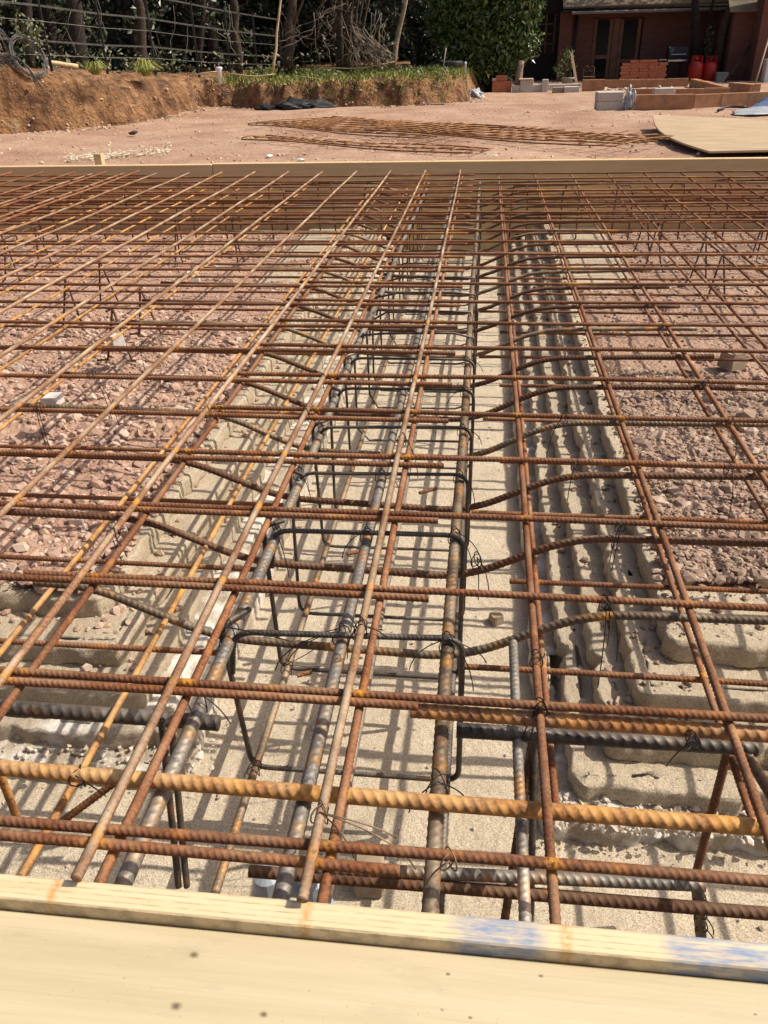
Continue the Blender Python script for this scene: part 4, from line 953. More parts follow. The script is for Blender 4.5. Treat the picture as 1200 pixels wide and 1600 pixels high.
M['mortar'] = simple('mortar_top', (.42, .34, .25), (.55, .47, .36), 20, .95, .5, 70)
M['wood_door'] = simple('brown_stained_wood', (.13, .055, .025), (.20, .09, .045), 7, .5, .1, 40)
M['dark_clad'] = simple('black_brown_boards', (.018, .013, .011), (.04, .028, .022), 9, .8, .2, 30)
M['black_plastic'] = simple('black_plastic', (.008, .008, .009), (.02, .02, .021), 12, .6, .1, 20)
M['tub'] = simple('grey_black_plastic', (.03, .032, .036), (.06, .062, .068), 12, .5, .05, 20)
M['fascia'] = simple('grey_painted_gutter', (.17, .16, .155), (.23, .22, .21), 9, .5, .05)
M['red'] = simple('red_cylinder_paint', (.40, .018, .012), (.50, .03, .02), 6, .42, .05, 20)
M['white_pl'] = simple('white_plastic', (.62, .63, .66), (.74, .75, .78), 7, .4, .2, 20)
M['silver_pl'] = simple('silvery_plastic_sheet', (.28, .30, .34), (.50, .52, .55), 5, .35, .5, 14)
M['blue_pl'] = simple('blue_plastic', (.04, .07, .16), (.08, .12, .24), 9, .4, .3, 14)
M['chrome'] = simple('dull_chrome', (.45, .45, .46), (.6, .6, .62), 6, .25, 0, metallic=.9)
M['pot'] = simple('grey_stone_pot', (.22, .22, .20), (.34, .33, .30), 16, .9, .3)
m, t, b = new_mat('window_glass'); b.inputs['Base Color'].default_value = (.012, .016, .016, 1); b.inputs['Roughness'].default_value = .1; b.inputs['IOR'].default_value = 1.25; M['glass'] = m
def tile_mat():
    m, t, b = new_mat('mossy_roof_tiles'); p = pos(t); sep = t.nodes.new('ShaderNodeSeparateXYZ'); t.links.new(p, sep.inputs[0])
    row = mth(t, 'FRACT', mth(t, 'MULTIPLY', sep.outputs['Y'], 7.5)); n = noise(t, p, 3, 7)
    col = ramp(t, n, [(.35, (.10, .065, .045)), (.55, (.19, .15, .10)), (.7, (.17, .19, .06))])
    col = mix(t, mth(t, 'MULTIPLY', noise(t, p, 30, 4), .5), col, (.34, .30, .22)); t.links.new(col, b.inputs['Base Color']); b.inputs['Roughness'].default_value = .95
    h = bump(t, b, row, .9, .03); bump(t, b, noise(t, p, 16, 6), .6, .02, h); return m
M['roof'] = tile_mat()

# ------------------------------------------------------------------ the house
HY = 27.0; GH = -.75
hs = empty('brick_house', (PY(980, 120, HY)[0], HY, GH), 'dark red brick house with mossy tiled roof and brown glazed doors in shade', 'house')
xw0 = PY(874, 60, HY)[0]; xw1 = PY(1290, 60, HY)[0]; ze = PY(980, 20, HY)[2]
dx0, dx1 = PY(926, 60, HY)[0], PY(1003, 60, HY)[0]; dz = PY(965, 27, HY)[2]
mb = MB(); mb.box((xw0, HY, GH-.3), (dx0, HY+.3, ze+.1)); mb.box((dx1, HY, GH-.3), (xw1, HY+.3, ze+.1)); mb.box((dx0, HY, dz), (dx1, HY+.3, ze+.1)); mb.box((dx0, HY+.2, GH-.3), (dx1, HY+.31, dz)); mb.build('wall', M['brick'], hs)
# corner pier, proud of the wall
mb = MB(); mb.box((xw0-.02, HY-.12, GH-.3), (PY(892, 60, HY)[0], HY-.001, ze+.05)); mb.build('pier', M['brick'], hs)
# roof: eave, tiled slope with stepped courses
mb = MB(); xr0, xr1 = PY(880, 10, HY-.45)[0], xw1+1; n = 30; V = []; F = []
for k in range(n):
    y0 = HY-.5+k*.15; z0 = ze+.18+k*.15*.80; 
    V += [(xr0, y0, z0), (xr1, y0, z0), (xr1, y0+.17, z0+.13), (xr0, y0+.17, z0+.13), (xr0, y0, z0-.022), (xr1, y0, z0-.022)]; i = 6*k
    F += [(i, i+1, i+2, i+3), (i+4, i+5, i+1, i)]
V = np.array(V); mb.add(V, F)
mb.add([(xr0, HY-.5, ze+.13), (xr1, HY-.5, ze+.13), (xr1, HY+4.0, ze+3.7), (xr0, HY+4.0, ze+3.7), (xr0, HY+4.0, ze-.2), (xr1, HY+4.0, ze-.2)], [(3, 2, 1, 0), (3, 2, 5, 4)])
mb.build('roof', M['roof'], hs)
mb = MB(); mb.box((PY(893, 18, HY-.5)[0], HY-.58, PY(980, 20.5, HY-.5)[2]), (xr1, HY-.48, PY(980, 15.5, HY-.5)[2]), .02); mb.build('gutter', M['fascia'], hs)
mb = MB(); mb.box((xr0, HY-.46, ze+.04), (xr1, HY+.0, ze+.1)); mb.build('soffit', M['dark_clad'], hs)
mb = MB(); q0, q1 = PY(902, 20, HY-.1), PY(897, 82, HY-.1); mb.tube([(q0[0], HY-.09, q0[2]), (q0[0], HY-.09, GH)], .035, 10); mb.build('downpipe', M['black_plastic'], hs, True)
def door(x0, x1, gtop, gbot, hnd, lbl):
    l, r = PY(x0, 60, HY)[0], PY(x1, 60, HY)[0]; zt = PY((x0+x1)/2, 29, HY)[2]; yf = HY+.10
    mb = MB(); g0, g1 = l+.10, r-.10; zg1 = PY((x0+x1)/2, gtop, HY)[2]; zg0 = PY((x0+x1)/2, gbot, HY)[2]
    mb.box((l, yf, GH-.1), (g0, yf+.05, zt), .005); mb.box((g1, yf, GH-.1), (r, yf+.05, zt), .005); mb.box((g0, yf+.002, zg1), (g1, yf+.048, zt), .005); mb.box((g0, yf+.002, zg0-.10), (g1, yf+.048, zg0), .005); mb.box((g0, yf+.002, GH-.1), (g1, yf+.048, GH+.22), .005)
    d = mb.build('door', M['wood_door'], hs)
    mb = MB(); mb.box((g0, yf+.02, zg0), (g1, yf+.028, zg1)); mb.box((g0, yf+.02, GH+.22), (g1, yf+.028, zg0-.10)); mb.build('glass_pane', M['glass'], d)
    if hnd:
        q = PY(hnd, 77, HY); mb = MB(); mb.tube([(q[0], yf-.01, q[2]), (q[0], yf-.05, q[2]), (q[0]+.11, yf-.05, q[2])], .012, 7); mb.build('handle', M['chrome'], d, True)
door(927, 957, 30, 86, None, ''); door(968, 1001, 30, 92, 965, '')
mb = MB(); l, r = PY(957.5, 60, HY)[0], PY(967.5, 60, HY)[0]; mb.box((l, HY+.07, GH-.1), (r, HY+.16, dz-.01), .006); mb.build('door_post', M['wood_door'], hs)
# left dark extension with a window
EY = 28.2; l, r = PY(780, 60, EY)[0], PY(874, 60, EY)[0]+.1
mb = MB(); w0, w1 = PY(838, 50, EY)[0], PY(868, 50, EY)[0]; wz1, wz0 = PY(850, 22, EY)[2], PY(850, 84, EY)[2]
mb.box((l, EY, GH-.3), (w0, EY+.2, 3.2)); mb.box((w1, EY, GH-.3), (r, EY+.2, 3.2)); mb.box((w0, EY, GH-.3), (w1, EY+.2, wz0)); mb.box((w0, EY, wz1), (w1, EY+.2, 3.2)); mb.build('extension_wall', M['dark_clad'], hs)
mb = MB(); c = (w0+w1)/2
for (a, b_) in ((w0, w0+.06), (c-.03, c+.03), (w1-.06, w1)): mb.box((a, EY+.03, wz0+.002), (b_, EY+.08, wz1-.002), .004)
for k in range(1, 4):
    z = wz0+(wz1-wz0)*k/4; mb.box((w0+.06, EY+.04, z-.02), (c-.03, EY+.07, z+.02)); mb.box((c+.03, EY+.04, z-.02), (w1-.06, EY+.07, z+.02))
wn = mb.build('window', M['wood_door'], hs); mb = MB(); mb.box((w0+.001, EY+.10, wz0+.001), (w1-.001, EY+.11, wz1-.001)); mb.build('pane', M['glass'], wn)
# right wing
WY = 25.2; l = PY(1142, 60, WY)[0]; zr = PY(1160, 17, WY)[2]
mb = MB(); mb.box((l, WY, GH-.3), (l+5, HY-.002, zr)); mb.build('wing_wall', M['brick'], hs)
xa = PY(1183, 60, 24.6)[0]; mb = MB(); mb.box((xa, 24.5, GH-.3), (l+5.2, WY-.002, 4.2)); mb.build('wing_wall', M['brick'], hs)
mb = MB(); V = []; F = []
for k in range(14):
    y0 = WY-.25+k*.15; z0 = zr+.0+k*.12; V += [(l-.2, y0, z0), (l+5, y0, z0), (l+5, y0+.17, z0+.13), (l-.2, y0+.17, z0+.13), (l-.2, y0, z0-.025), (l+5, y0, z0-.025)]; i = 6*k; F += [(i, i+1, i+2, i+3), (i+4, i+5, i+1, i)]
mb.add(V, F); mb.build('wing_roof', M['roof'], hs)

# trees by the house
def trunk(name, Y, pts, r, label, mat, crown=None):
    w = [PY(x, y, Y) for x, y in pts]; w[0] = np.array([w[0][0], w[0][1], GH+.1]); t = empty(name, w[0], label, 'tree'); mb = MB()
    w.append(w[-1]+(w[-1]-w[-2])*1.6); w = fillet(w, .6, 5); mb.tube(w, np.linspace(r, r*.65, len(w)), 12)
    for k in range(4): s = w[-2]; mb.tube(crooked(s, s+np.array([RNG.uniform(-1.4, 1.4), RNG.uniform(-1, 1), RNG.uniform(.8, 2)]), 6, .06), np.linspace(r*.4, .02, 6), 6)
    mb.build('trunk', M[mat], t, True)
    if crown: c = w[-1]; leaves(clumps(crown, [(c[0]+RNG.uniform(-2.2, 2.2), c[1]+RNG.uniform(-1.6, 1.6), c[2]+RNG.uniform(.3, 3.2), .9, .9, .7) for k in range(14)], .2), .16, M['leaf_dark'], 'crown', t)
    return t
trunk('garden_tree', 26.0, [(1089, 95), (1088, 50), (1086, 0)], .13, 'straight dark trunk before the house wall, left of the leaning one', 'bark', 3800)
trunk('garden_tree', 25.6, [(1122, 100), (1129, 45), (1148, -5)], .12, 'leaning grey trunk by the gas cylinders', 'bark_mid', 3000)
trunk('garden_tree', 26.2, [(1100, 95), (1104, 45), (1116, -5)], .05, 'slim dark stem between the two garden trunks', 'bark')
q = PY(1108, 95, 25.0); t = empty('climbing_plant', q, 'sparse leafy climber behind the red gas cylinders', 'plant'); mb = MB(); mb.tube(crooked(q+np.array([0, 0, -.5]), PY(1106, 45, 25.0), 7, .04), .01, 6); mb.build('stem', M['bark'], t, True)
leaves(clumps(120, [(*PY(1108, y, 25.0), .12, .12, .12) for y in (50, 62, 74, 84)], .2), .10, M['leaf_dark'], 'foliage', t)

# gas cylinders
def gas(px_, Y, label):
    c = PY(px_, 107, Y); t = empty('gas_cylinder', (c[0], Y, c[2]-.32), label, 'gas cylinder', 'gas cylinders by the house'); z = c[2]-.32; r = .188; mb = MB()
    mb.lathe((c[0], Y, z), [(r*.86, 0), (r*.88, .035), (r, .07), (r, .36), (r*.93, .42), (r*.72, .465), (r*.4, .485)], 24); mb.build('body', M['red'], t, True)
    mb = MB(); a = np.linspace(.7, 2*math.pi-.7+.0, 22)
    for (rr, z0, z1) in ((.15, .44, .62),):
        V = []
        for q in a: 
            for (f, zz) in ((1, z0), (1, z1), (.93, z1), (.93, z0)): V.append((c[0]+rr*f*math.cos(q-1.6), Y+rr*f*math.sin(q-1.6), z+zz))
        F = [(4*i+j, 4*i+(j+1) % 4, 4*i+4+(j+1) % 4, 4*i+4+j) for i in range(len(a)-1) for j in range(4)]; mb.add(V, F)
    mb.build('collar', M['red'], t); mb = MB(); mb.lathe((c[0], Y, z), [(.02, .47), (.02, .53), (.03, .535), (.03, .56), (.012, .57)], 10); mb.build('valve', M['chrome'], t, True)
gas(1087, 24.9, 'red gas cylinder, the one on the left of the pair'); gas(1109, 25.0, 'red gas cylinder, the one on the right of the pair beside a grey box')
mb = MB(); pxbox(mb, 1120, 113, 1138, 129, 24.6, .35, .01); tag(mb.build('storage_box', M['pot']), 'pale grey box right of the gas cylinders', 'box')
# barbecue
q = PY(1052, 122, 25.6); bx = q[0]; t = empty('barbecue', (bx, 25.6, GH+.2), 'black gas barbecue with its hood down against the house', 'barbecue'); z = lambda y: PY(1052, y, 25.6)[2]
mb = MB(); w = .25
pr = [(-.20, z(93)), (-.22, z(88)), (-.22, z(82)), (-.15, z(74)), (.0, z(72.5)), (.16, z(75)), (.2, z(84)), (.18, z(93))]
V = [(bx-w, 25.6+y, zz) for y, zz in pr]+[(bx+w, 25.6+y, zz) for y, zz in pr]; n = len(pr); mb.add(V, [tuple(range(n)), tuple(range(2*n-1, n-1, -1))]+[(i, n+i, n+(i+1) % n, (i+1) % n) for i in range(n)]); mb.build('hood', M['black_plastic'], t)
mb = MB(); mb.tube([(bx-.2, 25.36, z(85)), (bx-.2, 25.33, z(85)), (bx+.2, 25.33, z(85)), (bx+.2, 25.36, z(85))], .012, 7); mb.box((bx-.255, 25.36, z(96)), (bx+.255, 25.40, z(93)), .005); mb.build('handle', M['chrome'], t)
mb = MB(); mb.box((bx-.48, 25.45, z(94)), (bx-.26, 25.78, z(92)), .006); mb.build('side_shelf', M['chrome'], t)
mb = MB(); mb.box((bx-.25, 25.42, z(98)), (bx+.25, 25.78, z(93.2)), .01); mb.build('fire_box', M['black_plastic'], t)
for sx in (-1, 1):
    for sy_ in (0, .3): mb = MB(); mb.box((bx+sx*.17-.02, 25.44+sy_, GH), (bx+sx*.17+.02, 25.48+sy_, z(98)-.001)); mb.build('leg', M['black_plastic'], t)
# bricks stacked by the door: single bricks, each a thing
rng2 = random.Random(4); Yb = 24.0; z0 = PY(1020, 124, Yb)[2]; xl = PY(969, 110, Yb)[0]; xr = PY(1040, 110, Yb)[0]; nb = 5; bw = (xr-xl)/nb; bh = (PY(1020, 93, Yb)[2]-z0)/7
bm0 = MB(); bm0.box((-bw/2+.004, -.05, 0), (bw/2-.004, .052, bh-.004), .004); proto = bm0.build('brick', M['brick_loose']); first = True
for k in range(7):
    for i in range(nb):
        if k == 6 and i in (0, 4): continue
        o = proto if first else proto.copy()
        if not first: C.objects.link(o)
        first = False; o.location = (xl+bw*(i+.5)+rng2.uniform(-.012, .012)+(bw*.12 if k % 2 else 0), Yb+rng2.uniform(-.01, .01), z0+k*bh); o.rotation_euler = (0, 0, rng2.uniform(-.03, .03))
        tag(o, 'red brick in the neat stack in front of the house door', 'brick', 'bricks stacked before the door')
# plant pot
q = PY(886, 131, 22.6); t = empty('potted_shrub', q, 'straggly shrub in a pale stone pot beside the downpipe', 'potted plant'); mb = MB(); hz = PY(886, 121, 22.6)[2]-q[2]
mb.lathe(q, [(.11, 0), (.15, hz*.7), (.175, hz*.72), (.18, hz), (.15, hz), (.14, hz*.8)], 18); mb.build('pot', M['pot'], t, True); mb = MB()
for k in range(9): mb.tube(crooked(q+np.array([0, 0, hz*.7]), PY(RNG.uniform(868, 898), RNG.uniform(78, 110), 22.6), 6, .03), .008, 5)
mb.build('stem', M['bark_mid'], t, True); leaves(clumps(420, [(*PY(x, y, 22.6), .16, .16, .16) for x, y in ((872, 108), (880, 95), (888, 85), (892, 105), (878, 118))], .1), .07, M['weed'], 'foliage', t)
# leaning pale timber
a, b = PY(901, 130, 22.2), PY(893, 82, 22.4); mb = MB(); mb.add([a+np.array([-.03, 0, 0]), a+np.array([.03, 0, 0]), a+np.array([.03, .03, 0]), a+np.array([-.03, .03, 0]), b+np.array([-.03, 0, 0]), b+np.array([.03, 0, 0]), b+np.array([.03, .03, 0]), b+np.array([-.03, .03, 0])], [(3, 2, 1, 0), (4, 5, 6, 7), (0, 1, 5, 4), (1, 2, 6, 5), (2, 3, 7, 6), (3, 0, 4, 7)])
tag(mb.build('timber_post', M['timber']), 'pale weathered post leaning by the potted shrub', 'post')
q = PY(920, 122, 22.8); t = empty('garden_chair', q, 'small curly iron garden chair by the brick wall corner', 'chair'); z1 = PY(920, 104, 22.8)[2]-q[2]; mb = MB()
for s in (-1, 1):
    a = np.linspace(0, 2*math.pi, 16); mb.tube(np.c_[q[0]+s*.065+.062*np.cos(a), q[1]+.14+0*a, q[2]+z1*.8+.062*np.sin(a)], .007, 5, False)
    mb.tube([(q[0]+s*.13, q[1]+.14, q[2]-.2), (q[0]+s*.13, q[1]+.14, q[2]+z1*.9)], .008, 5); 
mb.build('back', M['rust_dark'], t, True); mb = MB(); mb.box((q[0]-.14, q[1]-.14, q[2]+.02), (q[0]+.14, q[1]+.14, q[2]+.035), .004); mb.build('seat', M['rust_dark'], t)
for s in (-1, 1): mb = MB(); mb.tube([(q[0]+s*.13, q[1]-.13, q[2]-.25), (q[0]+s*.13, q[1]-.13, q[2]+.02)], .008, 5); mb.build('leg', M['rust_dark'], t)
# leaning poles
a, b = PY(1177, 140, 22.5), PY(1200, 64, 23.5); mb = MB(); mb.tube([a, b+(b-a)*.3], .022, 8); tag(mb.build('pole', M['timber_grey'], None, True), 'thin pole leaning against the right hand brick wing', 'pole')
a, b = PY(1128, 135, 24), PY(1172, 72, 24.9); mb = MB(); mb.tube([a, b], .03, 8); tag(mb.build('pole', M['bark'], None, True), 'dark pole leaning in the shade behind the grey box', 'pole')
mb = MB(); pxbox(mb, 1196, 92, 1212, 130, 23.6, .3, .02); tag(mb.build('white_panel', M['white_pl']), 'white plastic panel at the right edge against the brick wing', 'panel')

# ------------------------------------------------------------------ new block walls
def block_wall(a, b, z0, z1, th, label, n=None, mat='clay', caps=True):
    a = np.array(a, float); b = np.array(b, float); L = np.linalg.norm(b-a); d = (b-a)/L; nrm = np.array([-d[1], d[0]]); n = n or max(1, round(L/.45)); c = (a+b)/2
    t = empty('low_wall', (c[0], c[1], z0), label, 'low wall', 'new low walls of brown blocks')
    for i in range(n):
        p0 = a+d*(L*i/n+.006); p1 = a+d*(L*(i+1)/n-.006); j = RNG.uniform(-.006, .006); o = [p0+nrm*j, p1+nrm*j, p1+nrm*(th+j), p0+nrm*(th+j)]
        mb = MB(); mb.prism([tuple(q) for q in o], z0-.06, z1+RNG.uniform(-.006, .006)); mb.build('block', M[mat], t)
    p0, p1 = a+nrm*.012, b+nrm*.012; mb = MB(); mb.prism([tuple(p0+d*.01), tuple(p1-d*.01), tuple(p1-d*.01+nrm*(th-.024)), tuple(p0+d*.01+nrm*(th-.024))], z0-.06, z1-.014); mb.build('mortar', M['mortar'], t)
    return t
zt1 = PY(1085, 147, 14.4)[2]
block_wall(P(990, 173, G)[:2], P(1082, 172, G)[:2], G, zt1, .14, 'brown low block wall nearest the slab, next to the grey block stack')
block_wall(P(1083, 171, G)[:2]+np.array([.01, .05]), P(1330, 161, G)[:2], G, PY(1140, 146, 14.7)[2], .14, 'brown low block wall running off the right edge of the photo')
Y2 = 16.6; block_wall((PY(986, 142, Y2)[0], Y2), (PY(1134, 142, Y2)[0], Y2-.3), G, PY(1060, 138, Y2)[2], .14, 'brown low block wall just behind the nearest one')
Y3 = 21.0; block_wall(P(909, 143, G)[:2], (PY(943, 130, Y3)[0], Y3-.3), G, PY(925, 124, Y3)[2], .2, 'short brown block corner at the left end of the new walls', 2)
block_wall((PY(944, 130, 21.8)[0], 21.8), (PY(1076, 128, 21.8)[0], 21.8), G, PY(1010, 124, 21.8)[2], .14, 'long brown block wall at the back, before the brick stack')
block_wall((PY(1078, 126, 21.6)[0], 21.6), (PY(1134, 134, 17.4)[0], 17.4), G, PY(1078, 123, 21.6)[2], .14, 'brown block wall running toward the viewer before the gas cylinders')
block_wall((PY(1137, 140, 17.2)[0], 17.2), (PY(1172, 140, 16.4)[0], 16.4), G, PY(1150, 130, 17)[2], .2, 'short taller brown block piece at the right, left of the leaning pole', 2)
n = 260; x = RNG.uniform(2.6, 4.6, n); y = RNG.uniform(17.2, 21.2, n); s = .02+.07*RNG.uniform(0, 1, n)**3
V, F, T = rocks(n, x, y, G+.0*x+s*.3, s, 1); tag(mk('rubble', V, F, M['site_stone'], None, False, {'tone': T}), kind='stuff')
def block(x0, y0, x1, y1, Y, depth, label, mat='cblock', group='loose grey concrete blocks', name='concrete_block', cat='block', rz=0):
    mb = MB(); pxbox(mb, x0, y0, x1, y1, Y, depth, .006, rz); return tag(mb.build(name, M[mat]), label, cat, group)
block(933, 158.5, 975.5, 173, 14.5, .40, 'grey concrete block at the bottom of the near stack'); block(934, 144, 974.5, 158.2, 14.5, .39, 'grey concrete block on top of the near stack')
block(1023, 138, 1055, 147, 15.9, .22, 'grey concrete block lying on the brown wall behind the nearest one')
block(800, 133, 812, 145, 20.6, .2, 'grey concrete block at the left end of the far row, under the laurel'); block(812.5, 125, 833, 144.5, 20.6, .22, 'grey concrete block with a flat slab on it in the far row', rz=.05)
block(811, 123, 834, 124.8, 20.55, .3, 'thin pale slab lying on a grey block in the far row', 'mortar'); block(833.5, 132, 846.5, 144.5, 20.65, .2, 'grey concrete block low between two taller ones in the far row')
block(847, 124, 856.5, 145, 20.6, .12, 'grey concrete block standing on end in the far row'); block(857, 131.5, 906, 141, 20.9, .2, 'long grey concrete block at the back of the far row'); block(864, 136.5, 881, 147.5, 19.8, .22, 'dark left face of the pale front block in the far row, its shade painted in', 'timber_grey', rz=0)  # last one: shaded left face of the front block, shade painted as browner colour
block(881.5, 135.5, 905.5, 148, 19.75, .25, 'pale sunlit concrete block at the front of the far row')
block(769, 127, 799, 145, 20.8, .22, 'orange brick pile base beside the laurel', 'brick_loose', 'orange bricks beside the laurel', 'brick_pile', 'bricks'); block(775, 117.5, 793, 126.5, 20.85, .1, 'single orange brick set on the pile beside the laurel', 'brick_loose', 'orange bricks beside the laurel', 'brick', 'brick'); block(769, 122, 775, 126.6, 20.82, .1, 'half brick with pale mortar on the pile beside the laurel', 'mortar', 'orange bricks beside the laurel', 'brick', 'brick')
def crumple(px_list, Y, depth, hgt, label, mat, name, cat, seed=1, pw=2.2):
    """crumpled sheet: a bumpy mound over an outline on the ground"""
    q = [P(x, y, G)[:2] for x, y in px_list]; q = np.array(q); c = q.mean(0); n = 40; m = 12; V = []
    th = np.linspace(0, 2*math.pi, n, endpoint=False); R = np.zeros(n)
    for i, a_ in enumerate(th):                    # where the ray leaves the outline
        d = np.array([math.cos(a_), math.sin(a_)]); best = 0
        for u, v in zip(q, np.roll(q, -1, 0)):
            e = v-u; den = d[0]*e[1]-d[1]*e[0]
            if abs(den) < 1e-9: continue
            t_ = ((u-c)[0]*e[1]-(u-c)[1]*e[0])/den; w_ = ((u-c)[0]*d[1]-(u-c)[1]*d[0])/den
            if t_ > 0 and -1e-6 <= w_ <= 1+1e-6: best = max(best, t_)
        R[i] = best
    for k in range(m+1):
        f = k/m; x = c[0]+R*np.cos(th)*(1-f); y = c[1]+R*np.sin(th)*(1-f); zz = G+.02+hgt*(1-(1-f)**pw)*(1+.5*fbm(x*5, y*5, seed))+(.25 if pw < 3 else .7)*hgt*fbm(x*16, y*16, seed+3)*(k > 0); V.append(np.c_[x, y, zz])
    V = np.concatenate(V); F = [(k*n+i, k*n+(i+1) % n, (k+1)*n+(i+1) % n, (k+1)*n+i) for k in range(m) for i in range(n)]; F.append(tuple(range(n-1, -1, -1)))
    return tag(mk(name, V, F, M[mat], None, True), label, cat)
def lump(c, h, label, mat, name, cat, seed, rz=0.0, fold=.32):
    """crumpled plastic: a creased, flat-bottomed bundle"""
    import bmesh
    bm = bmesh.new(); bmesh.ops.create_icosphere(bm, subdivisions=5, radius=1); V = np.array([v.co[:] for v in bm.verts]); F = np.array([[l.index for l in f.verts] for f in bm.faces]); bm.free()
    V = np.sign(V)*np.abs(V)**.7; a_, b_ = V[:, 0]*1.3+V[:, 2]*.7, V[:, 1]*1.3-V[:, 2]*.9
    r = 1+fold*(1.4*fbm(a_*1.6+seed, b_*1.6, seed, 2)-.9*np.abs(fbm(a_*2.6+seed, b_*2.2, seed+3, 3))+.5*np.abs(fbm(a_*6, b_*6, seed+5, 2)))
    V = V*r[:, None]*np.array(h); V[:, 2] = np.maximum(V[:, 2], -.03); cz, sz = math.cos(rz), math.sin(rz)
    V = np.stack([V[:, 0]*cz-V[:, 1]*sz, V[:, 0]*sz+V[:, 1]*cz, V[:, 2]], 1)+np.array(c)
    return tag(mk(name, V, F, M[mat], None, True), label, cat)
c = P(460, 171, G); lump((c[0], c[1], G), (.55, .25, .12), 'crumpled black plastic sheet at the foot of the bank', 'black_plastic', 'plastic_sheet', 'plastic sheet', 4, .1, .75)
c = P(744, 152, G); lump((c[0], c[1], G), (.17, .2, .13), 'crumpled white and blue bag at the right end of the bank', 'silver_pl', 'plastic_bag', 'bag', 8, .3, .6)
c = P(983, 173, G); lump((c[0], c[1]+.1, G), (.085, .16, .27), 'crumpled clear plastic wrap between the grey blocks and the brown wall', 'silver_pl', 'plastic_wrap', 'plastic wrap', 12, 0, .7)
crumple([(1146, 183), (1215, 180), (1225, 170), (1175, 170), (1143, 176)], 0, 0, .045, 'silvery plastic sheet on the gravel at the right edge', 'silver_pl', 'plastic_sheet', 'plastic sheet', 15)
crumple([(1165, 174), (1225, 170), (1225, 163), (1185, 165)], 0, 0, .10, 'dark blue plastic sheet behind the silvery one', 'blue_pl', 'plastic_sheet', 'plastic sheet', 18)
mb = MB(); mb.tube(fillet([P(x, y, G+.03) for x, y in ((1122, 172), (1135, 167), (1155, 167), (1170, 169))], .2, 5), .018, 7); tag(mb.build('hose', M['black_plastic'], None, True), 'black hose curving out from under the plastic at the right', 'hose')
# black tub on the bank
q = PY(706, 121, 19.9); h = PY(706, 93, 19.9)[2]-q[2]; t = empty('plastic_tub', q, 'grey black plastic tub with a thick rim on the grassy bank', 'tub'); mb = MB(); mb.lathe(q+np.array([0, 0, -.05]), [(.13, 0), (.185, h*.8), (.19, h*.82)], 20); mb.build('body', M['tub'], t, True)
mb = MB(); mb.lathe(q+np.array([0, 0, -.05]), [(.215, h*.82), (.225, h*.84), (.235, h*1.03), (.225, h*1.06), (.20, h*1.05), (.195, h*.9)], 20); mb.build('rim', M['tub'], t, True)
a, b = PY(690, 120, 19.6), PY(697, 75, 19.8); mb = MB(); mb.tube([a, b], .014, 6); tag(mb.build('stake', M['twig'], None, True), 'thin grey stake leaning on the plastic tub', 'stake')
# pegs, sticks, offcuts
q = PY(344, 127, 16.3); mb = MB(); mb.lathe(q, [(.035, -.05), (.045, .17), (.07, .21), (.07, .235), (.02, .24)], 12); tag(mb.build('marker_peg', M['white_pl'], None, True), 'white plastic peg standing in the bank edge', 'peg')
for pts, Y, lab_ in ((((296, 119), (318, 114), (340, 112)), 16.4, 'pale bent stick lying left of the white peg'), (((352, 114), (398, 120), (430, 116)), 17.0, 'pale stick lying in the grass right of the white peg'), (((464, 119), (490, 122), (516, 128)), 17.0, 'pale straw coloured stick on the bank edge under the brown trunk'), (((500, 105), (560, 108), (618, 96)), 18.0, 'long bare stick at the foot of the brushwood')):
    mb = MB(); mb.tube(fillet([PY(x, y, Y) for x, y in pts], .3, 5), .012, 6); tag(mb.build('stick', M['straw'], None, True), lab_, 'stick', 'pale sticks on the bank')
block(672, 161.5, 695, 168.5, 16.4, .12, 'short sawn timber offcut at the foot of the bank', 'timber_grey', None, 'timber_offcut', 'timber')
block(648, 163.5, 671, 165.5, 16.5, .06, 'thin brown batten by the timber offcut at the foot of the bank', 'bark_mid', None, 'timber_batten', 'timber')
q = PY(727, 108, 19.2); mb = MB(); mb.lathe(q, [(.02, -.1), (.022, .1), (.03, .11), (.01, .14)], 8); tag(mb.build('marker_peg', M['white_pl'], None, True), 'tiny white topped peg in the grass left of the tub', 'peg')
# scraps on the gravel
def scrap(px_, py_, s, label, mat, seed): 
    c = P(px_, py_, G+.01); V, F, T = rocks(1, [c[0]], [c[1]], [c[2]], np.array([s])); V[:, 2] = G+.02+(V[:, 2]-G-.02)*.5; tag(mk('scrap', V, F, M[mat], None, False, {'tone': T}), label, 'scrap', 'scraps on the gravel')
scrap(421, 244, .07, 'pale scrap on the gravel beyond the far board, left of the other', 'white_pl', 1); scrap(470, 251, .06, 'pale scrap right against the far board', 'white_pl', 2); scrap(768, 246, .09, 'grey stone just beyond the far board', 'cblock', 3); scrap(210, 208, .10, 'dark clod below the left bank', 'bark_mid', 4)
n = 900; x = RNG.uniform(0, 1, n); c = np.array([P(100+170*u, 250-13*u+RNG.normal(0, 3.4), G) for u in x]); s = .005+.028*RNG.uniform(0, 1, n)**3
V, F, T = rocks(n, c[:, 0], c[:, 1], c[:, 2]+.01, s, 1); V[:, 2] = G+.02+(V[:, 2]-G)*.35; tag(mk('lime_powder', V, F, simple('lime_powder', (.52, .44, .32), (.66, .58, .44), 12, .95, .3), None, False, {'tone': T}), kind='stuff')

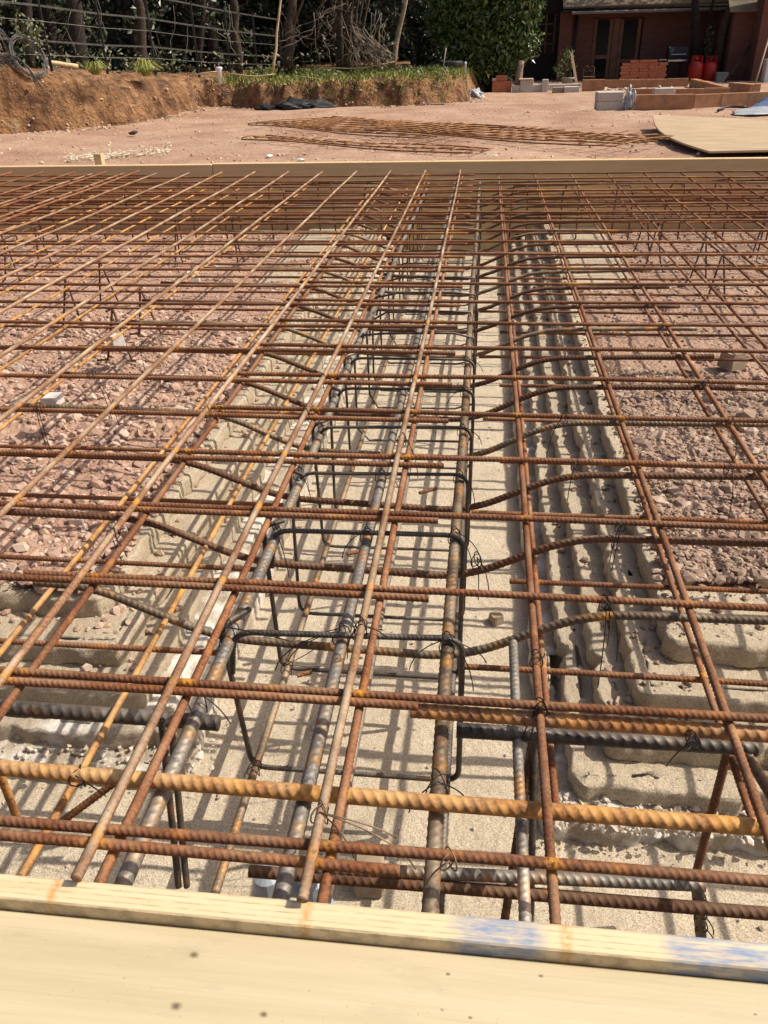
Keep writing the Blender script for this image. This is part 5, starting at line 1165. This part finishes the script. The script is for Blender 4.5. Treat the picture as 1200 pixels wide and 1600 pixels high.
# plywood sheet, bowed up at its far left corner
x0, x1, y0, y1 = 2.02, 4.9, 8.02, 11.1; n = 14; V = []
for (dz_) in (0, .018):
    for j in range(n+1):
        for i in range(n+1): u, v = i/n, j/n; x = x0+(x1-x0)*u+.15*(1-u)*(1-v)*v*0; V.append((x-.25*math.sin(math.pi*(1-v))*(1-u)*.6, y0+(y1-y0)*v, G+.03+dz_+.10*(1-u)**2*(v)**2+.03*math.sin(3*u+1)))
m_ = (n+1)**2; F = []
for j in range(n):
    for i in range(n): a = j*(n+1)+i; F += [(a+n+1, a+n+2, a+1, a), (m_+a, m_+a+1, m_+a+n+2, m_+a+n+1)]
rim_ = [i for i in range(n+1)]+[j*(n+1)+n for j in range(1, n+1)]+[n*(n+1)+i for i in range(n-1, -1, -1)]+[j*(n+1) for j in range(n-1, 0, -1)]
for a, b in zip(rim_, rim_[1:]+rim_[:1]): F.append((a, b, m_+b, m_+a))
tag(mk('plywood_sheet', V, F, M['ply']), 'large bowed plywood sheet lying on the gravel at the right', 'plywood')

# spare mesh lying on the gravel beyond the far board
def ground_mesh(o, ang, L, Wd, nl, nw, z, label):
    d = np.array([math.cos(ang), math.sin(ang)]); w = np.array([-d[1], d[0]]); t = empty('steel_mesh', (*(o+d*L/2+w*Wd/2), z), label, 'steel mesh', 'spare mesh sheets lying on the gravel')
    for k in range(nw+1):
        p = o+w*Wd*k/nw; q = p+d*(L+RNG.uniform(-.05, .05)); nn = 8; pts = np.c_[np.linspace(p[0], q[0], nn), np.linspace(p[1], q[1], nn), z+.015*np.sin(np.linspace(0, 7, nn)+k)]; mb = MB(); mb.tube(pts, .008, 6); mb.build('long_bar', M['rust_warm'], t, True)
    for k in range(nl+1):
        p = o+d*(L*k/nl); q = p+w*Wd; nn = 6; pts = np.c_[np.linspace(p[0], q[0], nn), np.linspace(p[1], q[1], nn), z+.016+.012*np.sin(np.linspace(0, 5, nn)+k)]; mb = MB(); mb.tube(pts, .007, 6); mb.build('cross_bar', M['rust_warm'], t, True)
A = P(388, 201, G)[:2]; B = P(1012, 254, G)[:2]; ang = math.atan2(*(B-A)[::-1]); d = (B-A)/np.linalg.norm(B-A)
ground_mesh(A, ang, 3.6, 1.6, 18, 8, G+.05, 'rusty spare mesh sheet on the gravel, the farther left one')
ground_mesh(A+d*2.42+np.array([.1, .05]), ang+.03, 3.6, 1.2, 18, 6, G+.085, 'rusty spare mesh sheet on the gravel, overlapping the others at the right')
A2 = P(378, 225, G)[:2]; B2 = P(735, 249, G)[:2]; ground_mesh(A2, math.atan2(*(B2-A2)[::-1]), float(np.linalg.norm(B2-A2)), .42, 14, 2, G+.05, 'narrow rusty spare mesh strip on the gravel, nearest the far board')
